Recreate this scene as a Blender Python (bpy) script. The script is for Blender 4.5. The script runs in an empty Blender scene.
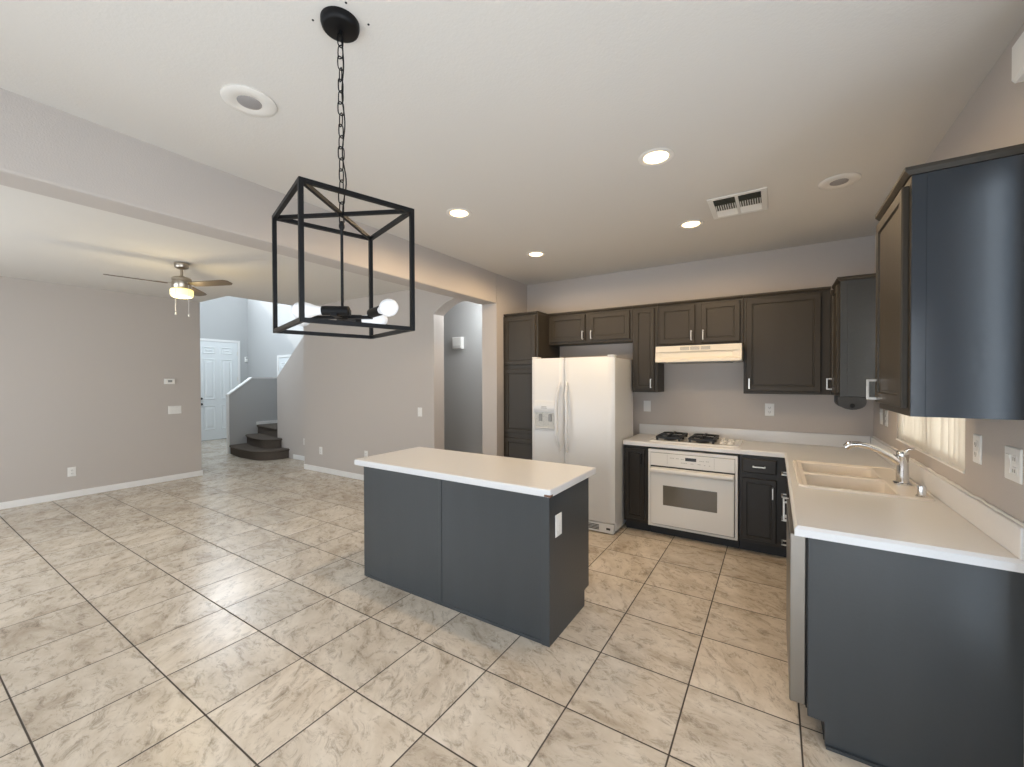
import bpy, bmesh, math, random
from mathutils import Matrix, Vector

random.seed(7)
C = bpy.context.scene.collection
SC = bpy.context.scene
R = math.radians

# ------------------------------------------------------------------ camera
H = 1.5393
_y, _p, _r = R(32.4097), R(-0.6389), R(-0.1807)
fw = Vector((-math.sin(_y) * math.cos(_p), math.cos(_y) * math.cos(_p), math.sin(_p)))
rt = Vector((math.cos(_y), math.sin(_y), 0.0))
up = rt.cross(fw)
rt2 = rt * math.cos(_r) + up * math.sin(_r)
up2 = up * math.cos(_r) - rt * math.sin(_r)
cam_d = bpy.data.cameras.new('camera')
cam_d.sensor_fit = 'HORIZONTAL'
cam_d.sensor_width = 36.0
cam_d.lens = 413.936 / 1024 * 36.0
cam_d.clip_start = 0.02
cam = bpy.data.objects.new('camera', cam_d)
C.objects.link(cam)
M = Matrix((rt2, up2, -fw)).transposed().to_4x4()
M.translation = Vector((0, 0, H))
cam.matrix_world = M
SC.camera = cam

# ------------------------------------------------------------------ colour management, world, light
SC.view_settings.view_transform = 'Standard'
SC.view_settings.look = 'None'
SC.view_settings.gamma = 1.0
SC.view_settings.use_curve_mapping = False
SC.view_settings.exposure = 0.05

W = bpy.data.worlds.new('sky')
SC.world = W
W.use_nodes = True
W.node_tree.nodes['Background'].inputs[0].default_value = (0.55, 0.75, 1.0, 1)
W.node_tree.nodes['Background'].inputs[1].default_value = 1.0

COOL = (0.87, 0.935, 1.0)
WARM = (1.0, 0.71, 0.41)


def area(name, loc, direction, sx, sy, energy, color, spread=180):
    l = bpy.data.lights.new(name, 'AREA')
    l.shape = 'RECTANGLE'
    l.size, l.size_y = sx, sy
    l.energy = energy
    l.color = color
    l.spread = R(spread)
    o = bpy.data.objects.new(name, l)
    C.objects.link(o)
    o.location = loc
    o.rotation_euler = Vector(direction).to_track_quat('-Z', 'Y').to_euler()
    return o


sun = bpy.data.lights.new('sun', 'SUN')
sun.energy = 4.5
sun.angle = R(0.6)
sun.color = (1.0, 0.96, 0.9)
sun_o = bpy.data.objects.new('sun', sun)
C.objects.link(sun_o)
sun_o.location = (-16, 3, 9)
sun_o.rotation_euler = Vector((0.75, 0.22, -0.577)).to_track_quat('-Z', 'Y').to_euler()

area('side_window_daylight', (0.815, 1.53, 1.38), (-1, 0, 0), 0.15, 2.1, 7, (0.78, 0.89, 1.0))
area('kitchen_window_daylight', (0.95, 3.30, 1.62), (-1, 0, 0), 1.2, 0.95, 19, (1.0, 0.98, 0.95))
area('patio_door_daylight', (0.90, -0.25, 1.05), (-1, 0, 0.1), 1.9, 2.0, 75, COOL)
area('rear_slider_daylight', (-1.2, -1.62, 1.05), (0, 1, 0), 2.4, 2.0, 52, COOL)
area('living_window_daylight', (-5.4, -1.62, 1.35), (0, 1, 0), 3.0, 1.7, 105, COOL)
area('foyer_window_daylight', (-12.35, 4.95, 4.55), (1, 0, -0.25), 1.2, 1.0, 70, COOL)
area('foyer_side_fill', (-9.40, 2.70, 3.95), (-0.45, 0.85, -0.08), 2.2, 1.9, 185, (0.78, 0.90, 1.0))  # added fill that brightens the foyer, no window known there

# ------------------------------------------------------------------ materials


def mat(name, col, rough=0.5, metal=0.0, bump=None, emit=None, spec=0.5, var=None, coat=0.0):
    m = bpy.data.materials.new(name)
    m.use_nodes = True
    nt = m.node_tree
    b = nt.nodes['Principled BSDF']
    b.inputs['Base Color'].default_value = (*col, 1)
    b.inputs['Roughness'].default_value = rough
    b.inputs['Metallic'].default_value = metal
    b.inputs['Specular IOR Level'].default_value = spec
    b.inputs['Coat Weight'].default_value = coat
    if emit:
        b.inputs['Emission Color'].default_value = (*emit[0], 1)
        b.inputs['Emission Strength'].default_value = emit[1]
    tc = None
    if bump or var:
        tc = nt.nodes.new('ShaderNodeTexCoord')
    if bump:
        n = nt.nodes.new('ShaderNodeTexNoise')
        n.inputs['Scale'].default_value = bump[0]
        n.inputs['Detail'].default_value = 3
        nt.links.new(tc.outputs['Object'], n.inputs['Vector'])
        bp = nt.nodes.new('ShaderNodeBump')
        bp.inputs['Strength'].default_value = bump[1]
        bp.inputs['Distance'].default_value = 0.004
        nt.links.new(n.outputs['Fac'], bp.inputs['Height'])
        nt.links.new(bp.outputs['Normal'], b.inputs['Normal'])
    if var:
        n = nt.nodes.new('ShaderNodeTexNoise')
        n.inputs['Scale'].default_value = var[0]
        n.inputs['Detail'].default_value = 4
        mp = nt.nodes.new('ShaderNodeMapping')
        mp.inputs['Scale'].default_value = var[2] if len(var) > 2 else (1, 1, 1)
        nt.links.new(tc.outputs['Object'], mp.inputs['Vector'])
        nt.links.new(mp.outputs['Vector'], n.inputs['Vector'])
        mx = nt.nodes.new('ShaderNodeMixRGB')
        mx.inputs[1].default_value = (*[c * (1 - var[1]) for c in col], 1)
        mx.inputs[2].default_value = (*[min(1, c * (1 + var[1])) for c in col], 1)
        nt.links.new(n.outputs['Fac'], mx.inputs[0])
        nt.links.new(mx.outputs[0], b.inputs['Base Color'])
    return m


WALL = mat('wall_paint', (0.485, 0.443, 0.408), 0.75, bump=(140, 0.25), spec=0.3)
WALL_DAY = mat('daylight_tinted_wall_paint', (0.44, 0.440, 0.435), 0.75, bump=(140, 0.25), spec=0.3)  # same wall paint with the cool daylight tint put into its colour
CEIL = mat('ceiling_paint', (0.65, 0.622, 0.58), 0.9, bump=(90, 0.2), spec=0.2)
TRIM = mat('white_trim_paint', (0.78, 0.77, 0.75), 0.4)
DOORW = mat('white_door_paint', (0.74, 0.76, 0.76), 0.4)
CAB = mat('charcoal_panel_paint', (0.042, 0.047, 0.0505), 0.32, bump=(60, 0.12), var=(9, 0.12, (1, 1, 0.15)))
CABD = mat('espresso_door_stain', (0.042, 0.035, 0.026), 0.45, spec=0.3, bump=(60, 0.12), var=(9, 0.16, (1, 1, 0.15)))
CABG = mat('dimmed_gloss_panel', (0.027, 0.033, 0.040), 0.19, bump=(60, 0.06))  # glossier charcoal panel paint, darkened for the weaker light on this side
CABB = mat('dark_base_cabinet', (0.024, 0.021, 0.018), 0.42, spec=0.35, bump=(60, 0.12))  # darker tone on the base cabinets than on the uppers
CABI = mat('charcoal_toe_kick', (0.022, 0.022, 0.023), 0.6)
LAM = mat('white_laminate', (0.68, 0.68, 0.68), 0.28, var=(120, 0.03))
LAMR = mat('almond_sink_composite', (0.78, 0.72, 0.64), 0.25)
WHITE = mat('white_enamel', (0.74, 0.73, 0.70), 0.22, coat=0.3)
FRIDGEM = mat('white_textured_appliance', (0.70, 0.70, 0.69), 0.3, bump=(400, 0.06))
CREAM = mat('cream_appliance_enamel', (0.74, 0.72, 0.68), 0.25, coat=0.2)
GREYP = mat('grey_plastic', (0.28, 0.28, 0.27), 0.5)
DISPM = mat('dispenser_recess_grey', (0.50, 0.49, 0.45), 0.35, var=(70, 0.45))
DARKP = mat('dark_plastic', (0.02, 0.02, 0.02), 0.35)
OVGL = mat('oven_window_glass', (0.14, 0.125, 0.10), 0.12)
BLACK = mat('matte_black_metal', (0.004, 0.004, 0.0045), 0.46, spec=0.22)
IRON = mat('black_cast_iron', (0.010, 0.010, 0.010), 0.55, bump=(300, 0.2))
CHROME = mat('polished_chrome', (0.70, 0.70, 0.70), 0.10, metal=1.0)
NICKEL = mat('brushed_nickel', (0.72, 0.69, 0.64), 0.30, metal=1.0)
FANMET = mat('brushed_steel_fan', (0.48, 0.43, 0.36), 0.28, metal=1.0)
BLADEM = mat('fan_blade_wood', (0.12, 0.085, 0.05), 0.4, var=(6, 0.35, (1, 1, 1)))
STEEL = mat('stainless_steel', (0.29, 0.275, 0.255), 0.36, metal=1.0)
CARPET = mat('dark_brown_carpet', (0.105, 0.088, 0.074), 0.95, bump=(350, 1.0), spec=0.1, var=(60, 0.35))
PLAST = mat('white_plastic', (0.76, 0.75, 0.72), 0.35)
SLOT = mat('outlet_slot_grey', (0.16, 0.15, 0.14), 0.5)
BULB = mat('frosted_white_bulb', (0.85, 0.85, 0.86), 0.35)
LENS = mat('lit_lamp_lens', (1, 0.9, 0.75), 0.5, emit=((1.0, 0.72, 0.40), 5.0))
FANL = mat('lit_fan_glass', (1, 0.95, 0.7), 0.5, emit=((1.0, 0.82, 0.28), 1.05))
BAFFLE = mat('recess_baffle_white', (0.72, 0.69, 0.64), 0.5)
GREYB = mat('grey_lamp_face', (0.30, 0.285, 0.28), 0.5)
CHIP = mat('chipped_substrate', (0.16, 0.08, 0.05), 0.8)
DUCT_SHADE = mat('duct_shade_dark', (0.10, 0.095, 0.07), 0.8)  # dark tone painted for the shade in the vent and on its turned-away blades
HOODM = mat('ivory_hood_enamel', (0.74, 0.68, 0.57), 0.3)
INK = mat('grey_print', (0.35, 0.34, 0.30), 0.5)
HOLE = mat('dark_hole', (0.03, 0.03, 0.03), 0.9)

# translucent fabric blinds
BLIND = bpy.data.materials.new('vertical_blind_vinyl')
BLIND.use_nodes = True
_n = BLIND.node_tree
_b = _n.nodes['Principled BSDF']
_b.inputs['Base Color'].default_value = (0.80, 0.78, 0.73, 1)
_b.inputs['Roughness'].default_value = 0.5
_t = _n.nodes.new('ShaderNodeBsdfTranslucent')
_t.inputs[0].default_value = (0.82, 0.79, 0.72, 1)
_mx = _n.nodes.new('ShaderNodeMixShader')
_mx.inputs[0].default_value = 0.35
_n.links.new(_b.outputs[0], _mx.inputs[1])
_n.links.new(_t.outputs[0], _mx.inputs[2])
_n.links.new(_mx.outputs[0], _n.nodes['Material Output'].inputs[0])

GLASS = bpy.data.materials.new('window_glass')
GLASS.use_nodes = True
_n = GLASS.node_tree
_n.nodes.remove(_n.nodes['Principled BSDF'])
_t = _n.nodes.new('ShaderNodeBsdfTransparent')
_g = _n.nodes.new('ShaderNodeBsdfGlossy')
_g.inputs['Roughness'].default_value = 0.02
_mx = _n.nodes.new('ShaderNodeMixShader')
_mx.inputs[0].default_value = 0.06
_n.links.new(_t.outputs[0], _mx.inputs[1])
_n.links.new(_g.outputs[0], _mx.inputs[2])
_n.links.new(_mx.outputs[0], _n.nodes['Material Output'].inputs[0])


# floor tile
def floor_material():
    m = bpy.data.materials.new('travertine_floor_tile')
    m.use_nodes = True
    nt = m.node_tree
    N = nt.nodes
    L = nt.links.new
    b = N['Principled BSDF']
    tc = N.new('ShaderNodeTexCoord')
    sp = N.new('ShaderNodeSeparateXYZ')
    L(tc.outputs['Object'], sp.inputs[0])

    def math_(op, a, bb=None):
        n = N.new('ShaderNodeMath')
        n.operation = op
        for i, v in enumerate((a, bb)):
            if v is None:
                continue
            if isinstance(v, (int, float)):
                n.inputs[i].default_value = v
            else:
                L(v, n.inputs[i])
        return n.outputs[0]
    T = 0.4606
    gx = math_('DIVIDE', math_('SUBTRACT', sp.outputs[0], -4.0453), T)
    gy = math_('DIVIDE', math_('SUBTRACT', sp.outputs[1], 1.2942), T)
    ix, iy = math_('FLOOR', gx), math_('FLOOR', gy)
    fx, fy = math_('SUBTRACT', gx, ix), math_('SUBTRACT', gy, iy)
    ex = math_('MINIMUM', fx, math_('SUBTRACT', 1.0, fx))
    ey = math_('MINIMUM', fy, math_('SUBTRACT', 1.0, fy))
    e = math_('MINIMUM', ex, ey)
    tile = N.new('ShaderNodeMapRange')          # 0 in grout, 1 on the tile
    tile.inputs['From Min'].default_value = 0.0055
    tile.inputs['From Max'].default_value = 0.0105
    L(e, tile.inputs['Value'])
    cb = N.new('ShaderNodeCombineXYZ')
    L(ix, cb.inputs[0])
    L(iy, cb.inputs[1])
    wn = N.new('ShaderNodeTexWhiteNoise')
    wn.noise_dimensions = '2D'
    L(cb.outputs[0], wn.inputs['Vector'])
    sc = N.new('ShaderNodeVectorMath')
    sc.operation = 'SCALE'
    sc.inputs['Scale'].default_value = 23.0
    L(wn.outputs['Color'], sc.inputs[0])
    rot = N.new('ShaderNodeVectorRotate')
    rot.rotation_type = 'Z_AXIS'
    L(tc.outputs['Object'], rot.inputs['Vector'])
    ang = math_('ADD', math_('MULTIPLY', math_('SUBTRACT', wn.outputs['Value'], 0.5), 1.3), 0.5)
    L(ang, rot.inputs['Angle'])
    add = N.new('ShaderNodeVectorMath')
    L(rot.outputs[0], add.inputs[0])
    L(sc.outputs[0], add.inputs[1])
    mp = N.new('ShaderNodeMapping')
    mp.inputs['Scale'].default_value = (1.0, 1.7, 1.0)
    L(add.outputs[0], mp.inputs['Vector'])

    def noise(scale, detail, rough, dist):
        n = N.new('ShaderNodeTexNoise')
        n.inputs['Scale'].default_value = scale
        n.inputs['Detail'].default_value = detail
        n.inputs['Roughness'].default_value = rough
        n.inputs['Distortion'].default_value = dist
        L(mp.outputs[0], n.inputs['Vector'])
        return n.outputs['Fac']
    n1 = noise(3.0, 6, 0.66, 0.5)
    n2 = noise(10.0, 10, 0.80, 0.7)
    ramp = N.new('ShaderNodeValToRGB')
    cr = ramp.color_ramp
    cr.elements[0].position = 0.30
    cr.elements[0].color = (0.45, 0.375, 0.29, 1)
    cr.elements[1].position = 0.68
    cr.elements[1].color = (0.72, 0.65, 0.555, 1)
    el = cr.elements.new(0.47)
    el.color = (0.60, 0.525, 0.43, 1)
    L(n1, ramp.inputs[0])
    vein = N.new('ShaderNodeValToRGB')
    vr = vein.color_ramp
    vr.elements[0].position = 0.32
    vr.elements[0].color = (0.38, 0.345, 0.305, 1)
    vr.elements[1].position = 0.50
    vr.elements[1].color = (1, 1, 1, 1)
    L(n2, vein.inputs[0])
    mul = N.new('ShaderNodeMixRGB')
    mul.blend_type = 'MULTIPLY'
    mul.inputs[0].default_value = 0.9
    L(ramp.outputs[0], mul.inputs[1])
    L(vein.outputs[0], mul.inputs[2])
    tv = N.new('ShaderNodeHueSaturation')
    L(mul.outputs[0], tv.inputs['Color'])
    L(math_('ADD', math_('MULTIPLY', wn.outputs['Value'], 0.16), 0.92), tv.inputs['Value'])
    mx = N.new('ShaderNodeMixRGB')
    mx.inputs[1].default_value = (0.060, 0.047, 0.036, 1)
    L(tile.outputs[0], mx.inputs[0])
    L(tv.outputs[0], mx.inputs[2])
    L(mx.outputs[0], b.inputs['Base Color'])
    rr = N.new('ShaderNodeMapRange')
    rr.inputs['To Min'].default_value = 0.8
    rr.inputs['To Max'].default_value = 0.25
    L(tile.outputs[0], rr.inputs['Value'])
    L(rr.outputs[0], b.inputs['Roughness'])
    bp = N.new('ShaderNodeBump')
    bp.inputs['Strength'].default_value = 0.35
    bp.inputs['Distance'].default_value = 0.004
    hh = math_('ADD', math_('MULTIPLY', n2, 0.35), tile.outputs[0])
    L(hh, bp.inputs['Height'])
    L(bp.outputs[0], b.inputs['Normal'])
    return m


TILE = floor_material()

# ------------------------------------------------------------------ mesh helpers


def frame(origin, n):
    """Local frame of a surface that faces n: x runs right along it, z up, -y out of it."""
    n = Vector(n)
    u = Vector((0, 0, 1)).cross(n)
    m = Matrix((u, -n, Vector((0, 0, 1)))).transposed().to_4x4()
    m.translation = Vector(origin)
    return m


class MB:
    def __init__(self, M=None):
        self.bm = bmesh.new()
        self.M = M or Matrix.Identity(4)

    def _v(self, p):
        return self.bm.verts.new(self.M @ Vector(p))

    def box(self, x0, x1, y0, y1, z0, z1, bevel=0.0, seg=2):
        x0, x1 = min(x0, x1), max(x0, x1)
        y0, y1 = min(y0, y1), max(y0, y1)
        z0, z1 = min(z0, z1), max(z0, z1)
        v = [self._v(p) for p in ((x0, y0, z0), (x1, y0, z0), (x1, y1, z0), (x0, y1, z0),
                                  (x0, y0, z1), (x1, y0, z1), (x1, y1, z1), (x0, y1, z1))]
        fs = [self.bm.faces.new([v[i] for i in q]) for q in
              ((3, 2, 1, 0), (4, 5, 6, 7), (0, 1, 5, 4), (1, 2, 6, 5), (2, 3, 7, 6), (3, 0, 4, 7))]
        if bevel:
            es = list({e for f in fs for e in f.edges})
            bmesh.ops.bevel(self.bm, geom=es, offset=bevel, segments=seg, profile=0.5, affect='EDGES')
        return self

    def loft(self, rings, cap0=True, cap1=True, closed=True):
        vs = [[self._v(p) for p in r] for r in rings]
        for a, b in zip(vs, vs[1:]):
            n = len(a)
            for i in range(n if closed else n - 1):
                j = (i + 1) % n
                self.bm.faces.new((a[i], a[j], b[j], b[i]))
        if cap0:
            self.bm.faces.new(list(reversed(vs[0])))
        if cap1:
            self.bm.faces.new(vs[-1])
        return self

    def panel(self, u0, u1, v0, v1, prof):
        """Rectangular rings stepping inward: prof = [(inset, depth out of the surface), ...]."""
        rings = []
        for i, d in prof:
            rings.append([(u0 + i, -d, v0 + i), (u1 - i, -d, v0 + i), (u1 - i, -d, v1 - i), (u0 + i, -d, v1 - i)])
        return self.loft(rings)

    def prism(self, pts, axis, a0, a1, bevel=0.0):
        """pts: 2-D outline in the two other axes (in xyz order), pushed along axis."""
        def mk(p, a):
            q = list(p)
            q.insert('xyz'.index(axis), a)
            return q
        n0 = len(self.bm.faces)
        self.loft([[mk(p, a0) for p in pts], [mk(p, a1) for p in pts]])
        if bevel:
            self.bm.faces.ensure_lookup_table()
            es = list({e for f in self.bm.faces[n0:] for e in f.edges})
            bmesh.ops.bevel(self.bm, geom=es, offset=bevel, segments=2, profile=0.5, affect='EDGES')
        return self

    def cyl(self, p0, p1, r0, r1=None, n=20):
        r1 = r0 if r1 is None else r1
        return self.tube([p0, p1], [r0, r1], n)

    def tube(self, pts, r, n=10, square=False, closed=False):
        pts = [Vector(p) for p in pts]
        rs = r if isinstance(r, (list, tuple)) else [r] * len(pts)
        rings = []
        prev = None
        m = len(pts)
        for i, p in enumerate(pts):
            if closed:
                t = pts[(i + 1) % m] - pts[i - 1]
            else:
                t = pts[min(i + 1, m - 1)] - pts[max(i - 1, 0)]
            t.normalize()
            if prev is None:
                a = Vector((0, 0, 1)) if abs(t.z) < 0.9 else Vector((1, 0, 0))
                s = t.cross(a).normalized()
            else:
                s = (prev - t * prev.dot(t)).normalized()
            prev = s
            q = t.cross(s)
            k = 4 if square else n
            off = math.pi / 4 if square else 0
            f = math.sqrt(2) if square else 1
            rings.append([p + (s * math.cos(off + 2 * math.pi * j / k) + q * math.sin(off + 2 * math.pi * j / k)) * rs[i] * f for j in range(k)])
        if closed:
            rings.append(rings[0])
            return self.loft(rings, False, False)
        return self.loft(rings)

    def lathe(self, prof, c=(0, 0, 0), n=28, R3=None):
        """prof: (radius, height) pairs round the z axis through c (R3 turns it)."""
        rings = []
        c = Vector(c)
        for r, z in prof:
            ring = []
            for j in range(n):
                a = 2 * math.pi * j / n
                v = Vector((max(r, 1e-4) * math.cos(a), max(r, 1e-4) * math.sin(a), z))
                ring.append(c + (R3 @ v if R3 else v))
            rings.append(ring)
        return self.loft(rings)

    def sphere(self, c, r, n=16, sz=1.0):
        prof = []
        for i in range(n // 2 + 1):
            a = -math.pi / 2 + math.pi * i / (n // 2)
            prof.append((r * math.cos(a), r * sz * math.sin(a)))
        return self.lathe(prof, c, n)

    def build(self, name, m, parent=None, smooth=False, kind=None):
        bm = self.bm
        bmesh.ops.remove_doubles(bm, verts=bm.verts, dist=1e-6)
        bmesh.ops.recalc_face_normals(bm, faces=bm.faces)
        if parent is not None:
            org = Vector(parent['_o'])
        else:
            xs = [v.co for v in bm.verts]
            org = Vector(((min(v.x for v in xs) + max(v.x for v in xs)) / 2, (min(v.y for v in xs) + max(v.y for v in xs)) / 2, min(v.z for v in xs)))
            if kind == 'origin':
                org = Vector((0, 0, 0))
        bmesh.ops.translate(bm, verts=bm.verts, vec=-org)
        me = bpy.data.meshes.new(name)
        bm.to_mesh(me)
        bm.free()
        me.materials.append(m)
        if smooth:
            me.polygons.foreach_set('use_smooth', [True] * len(me.polygons))
            me.set_sharp_from_angle(angle=R(40))
        o = bpy.data.objects.new(name, me)
        C.objects.link(o)
        o['_o'] = tuple(org)
        if parent is not None:
            o.parent = parent
        else:
            o.location = org
        return o


def tag(o, label, cat, group=None):
    o['label'] = label
    o['category'] = cat
    if group:
        o['group'] = group
    return o


def thing(name, loc, label, cat, group=None):
    o = bpy.data.objects.new(name, None)
    o.empty_display_size = 0.1
    C.objects.link(o)
    o.location = loc
    o['_o'] = tuple(loc)
    return tag(o, label, cat, group)


def struct(name, mb, m, parent=None, smooth=False, origin=False):
    o = mb.build(name, m, parent, smooth, 'origin' if origin else None)
    o['kind'] = 'structure'
    return o


# ------------------------------------------------------------------ the setting
XR, YB, ZC = 0.732, 4.760, 2.782
XB, XB2, ZB = -2.780, -2.993, 2.431
XL, YLE = -7.790, 2.934
YA, XA = 4.100, -6.850
YS = 4.510
XD, YF = -12.150, 5.680
YN = -1.50
TOP = 5.30

struct('floor', MB().box(XD - 0.1, XR + 0.12, YN - 0.12, YF + 0.1, -0.12, 0.0), TILE, origin=True)

c = MB()
c.box(XB2 + 0.1, XR, YN, YB, ZC, ZC + 0.12)
c.box(XL - 0.1, XB2 + 0.1, YN, YLE, ZC, ZC + 0.12)
c.box(XA, XB2 + 0.1, YLE, 6.2, ZC, ZC + 0.12)
struct('ceiling', c, CEIL, origin=True)
struct('ceiling_foyer', MB().box(XD - 0.1, -5.4, YLE - 0.1, YF + 0.1, TOP, TOP + 0.1), CEIL)

# right wall with the sink window and, nearer, the patio door opening
WY0, WY1, WZ0, WZ1 = 2.690, 3.935, 1.105, 2.14
PY0, PY1, PZ0, PZ1 = 1.36, 1.95, 0.32, 2.44
w = MB()
T = 0.14
w.box(XR, XR + T, WY1, YB + 0.12, 0, ZC)
w.box(XR, XR + T, PY1, WY0, 0, ZC)
w.box(XR, XR + T, WY0, WY1, 0, WZ0)
w.box(XR, XR + T, WY0, WY1, WZ1, ZC)
w.box(XR, XR + T, PY0, PY1, PZ1, ZC)
w.box(XR, XR + T, PY0, PY1, 0, PZ0)
w.box(XR, XR + T, 0.72, PY0, 0, ZC)
w.box(XR, XR + T, -1.22, 0.72, 2.05, ZC)
w.box(XR, XR + T, YN - 0.12, -1.22, 0, ZC)
struct('wall_right', w, WALL)

struct('wall_back', MB().box(XB, XR, YB, YB + 0.12, 0, ZC), WALL)

# rear wall behind the camera with a glass slider and a living-room window
w = MB()
w.box(XR, 0.02, YN - 0.12, YN, 0, ZC)
w.box(0.02, -2.42, YN - 0.12, YN, 2.05, ZC)
w.box(-2.42, -3.9, YN - 0.12, YN, 0, ZC)
w.box(-3.9, -6.9, YN - 0.12, YN, 0, 0.5)
w.box(-3.9, -6.9, YN - 0.12, YN, 2.2, ZC)
w.box(-6.9, XL - 0.12, YN - 0.12, YN, 0, ZC)
struct('wall_rear', w, WALL)

# pillar wall and dropped beam between kitchen and living room
struct('wall_kitchen_left', MB().box(XB2, XB, 4.042, YB + 0.12, 0, ZC + 0.001), WALL)
o = struct('beam', MB().box(XB2, XB, YN, 4.041, ZB, ZC + 0.04, bevel=0.012), WALL)

# living-room left wall
struct('sun_blocker_wall', MB().box(XD - 0.35, XD - 0.20, 0.4, YLE - 0.14, 0, 8.6), WALL)  # unseen wall added outside to keep sun out of the foyer side opening
struct('wall_left', MB().box(XL - 0.12, XL, YN, YLE, 0, ZC), WALL)
w = MB()
w.box(XD - 0.1, XL - 0.12, YLE - 0.12, YLE, 0, 2.95)
w.box(XD - 0.1, XL - 0.12, YLE - 0.12, YLE, 4.95, TOP)
w.box(XD - 0.1, -10.60, YLE - 0.12, YLE, 2.95, 4.95)
w.box(-8.20, XL - 0.12, YLE - 0.12, YLE, 2.95, 4.95)
struct('wall_foyer_side', w, WALL)
struct('wall_upper_left', MB().box(XL - 0.119, -5.4, YLE - 0.12, YLE, ZC + 0.121, TOP), WALL)

# arch wall: outline with a segmental arch opening
pts = [(XA, 0), (-3.835, 0)]
for i in range(17):
    x = -3.835 + (0.91) * i / 16
    pts.append((x, 2.402 + 0.183 * (1 - ((x + 3.38) / 0.455) ** 2)))
pts += [(-2.925, 0), (-2.90, 0), (-2.90, ZC), (XA, ZC)]
b = MB()
# built as strips so that every face stays convex
b.box(XA, -3.835, YA, YA + 0.20, 0, ZC - 0.001)
arc = pts[2:19]
for (xa, za), (xb, zb) in zip(arc, arc[1:]):
    b.prism([(xa, za), (xb, zb), (xb, ZC - 0.001), (xa, ZC - 0.001)], 'y', YA, YA + 0.20)
struct('wall_arch', b, WALL)
# short return of the arch wall into the stair hall, and the hall behind the arch
struct('wall_hall_back', MB().box(-6.0, -2.86, 5.22, 5.32, 0, ZC), WALL_DAY)
struct('wall_hall_left', MB().box(-6.1, -6.0, 4.64, 5.32, 0, ZC), WALL)
struct('wall_hall_right', MB().box(XB2 + 0.002, XB, YB + 0.121, 5.219, 0, ZC), WALL)
# wall under the second flight: its top slopes with the stairs
struct('wall_stair', MB().prism([(-8.478, 0), (-5.5, 0), (-5.5, 4.02), (-8.478, 1.592)], 'y', YS, YS + 0.12), WALL)
struct('wall_arch_return', MB().box(XA, XA + 0.12, YA + 0.201, YS - 0.001, 0, ZC - 0.001), WALL)
# half wall beside the first steps
HW = [(4.10, 0), (YF - 0.001, 0), (YF - 0.001, 1.565), (4.552, 1.565), (4.10, 1.220)]
struct('wall_half', MB().prism(HW, 'x', -9.66, -9.55), WALL_DAY)
capo = [(4.085, 1.212), (4.552, 1.567), (YF - 0.001, 1.567), (YF - 0.001, 1.592), (4.545, 1.592), (4.085, 1.238)]
struct('trim_1', MB().prism([capo[0], capo[1], capo[4], capo[5]], 'x', -9.666, -9.544).prism([capo[1], capo[2], capo[3], capo[4]], 'x', -9.666, -9.544), TRIM)
struct('trim_2', MB().box(-9.661, -9.549, 4.090, 4.0995, 0.0005, 1.216), TRIM)
# foyer walls
w = MB()
w.box(XD - 0.14, XD, YLE - 0.1, YF + 0.12, 0, 4.05)
w.box(XD - 0.14, XD, YLE - 0.1, 4.30, 4.05, TOP)
w.box(XD - 0.14, XD, 5.62, YF + 0.12, 4.05, TOP)
w.box(XD - 0.14, XD, 4.30, 5.62, 5.10, TOP)
struct('wall_front', w, WALL_DAY)
struct('wall_foyer_back', MB().box(XD, -5.4, YF, YF + 0.12, 0, TOP), WALL_DAY)
struct('wall_upper_right', MB().box(-5.5, -5.4, YLE, YF, ZC + 0.121, TOP), WALL)
struct('wall_upper_arch', MB().box(XA - 0.001, -5.5, YA, YA + 0.1, ZC + 0.121, TOP), WALL)

# baseboards
BH, BT = 0.085, 0.014


def baseboard(name, x0, x1, y0, y1):
    struct(name, MB().box(x0, x1, y0, y1, 0.0005, BH, bevel=0.004), TRIM)


baseboard('baseboard_left', XL + 0.0005, XL + BT, YN, YLE + BT)
baseboard('baseboard_left_end', XL - 0.12, XL, YLE + 0.0005, YLE + BT)
baseboard('baseboard_arch', XA, -3.836, YA - BT, YA - 0.0005)
baseboard('baseboard_stair', -7.90, XA - 0.001, YS - BT, YS - 0.0005)
baseboard('baseboard_pillar', XB2 - BT, XB + BT, 4.042 - BT, 4.0415)
baseboard('baseboard_hall', -5.99, XB2, 5.22 - BT, 5.2195)
baseboard('baseboard_foyer_back', XD + 0.02, -10.68, YF - BT, YF - 0.0005)
baseboard('baseboard_front', XD + 0.0005, XD + BT, YLE, 4.40)

# window and door frames behind the camera
def pane_window(nm, M_, u0, u1, v0, v1, mull, depth=0.10):
    f = MB(M_)
    fwid = 0.05
    f.box(u0, u0 + fwid, 0.02, depth, v0, v1)
    f.box(u1 - fwid, u1, 0.02, depth, v0, v1)
    f.box(u0 + fwid, u1 - fwid, 0.02, depth, v0, v0 + fwid)
    f.box(u0 + fwid, u1 - fwid, 0.02, depth, v1 - fwid, v1)
    for k in range(1, mull):
        u = u0 + (u1 - u0) * k / mull
        f.box(u - 0.025, u + 0.025, 0.03, depth - 0.02, v0 + fwid, v1 - fwid)
    fo = struct(nm, f, TRIM)
    g = MB(M_)
    g.box(u0 + fwid, u1 - fwid, 0.058, 0.062, v0 + fwid, v1 - fwid)
    g.build('pane', GLASS, fo)
    return fo


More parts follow.
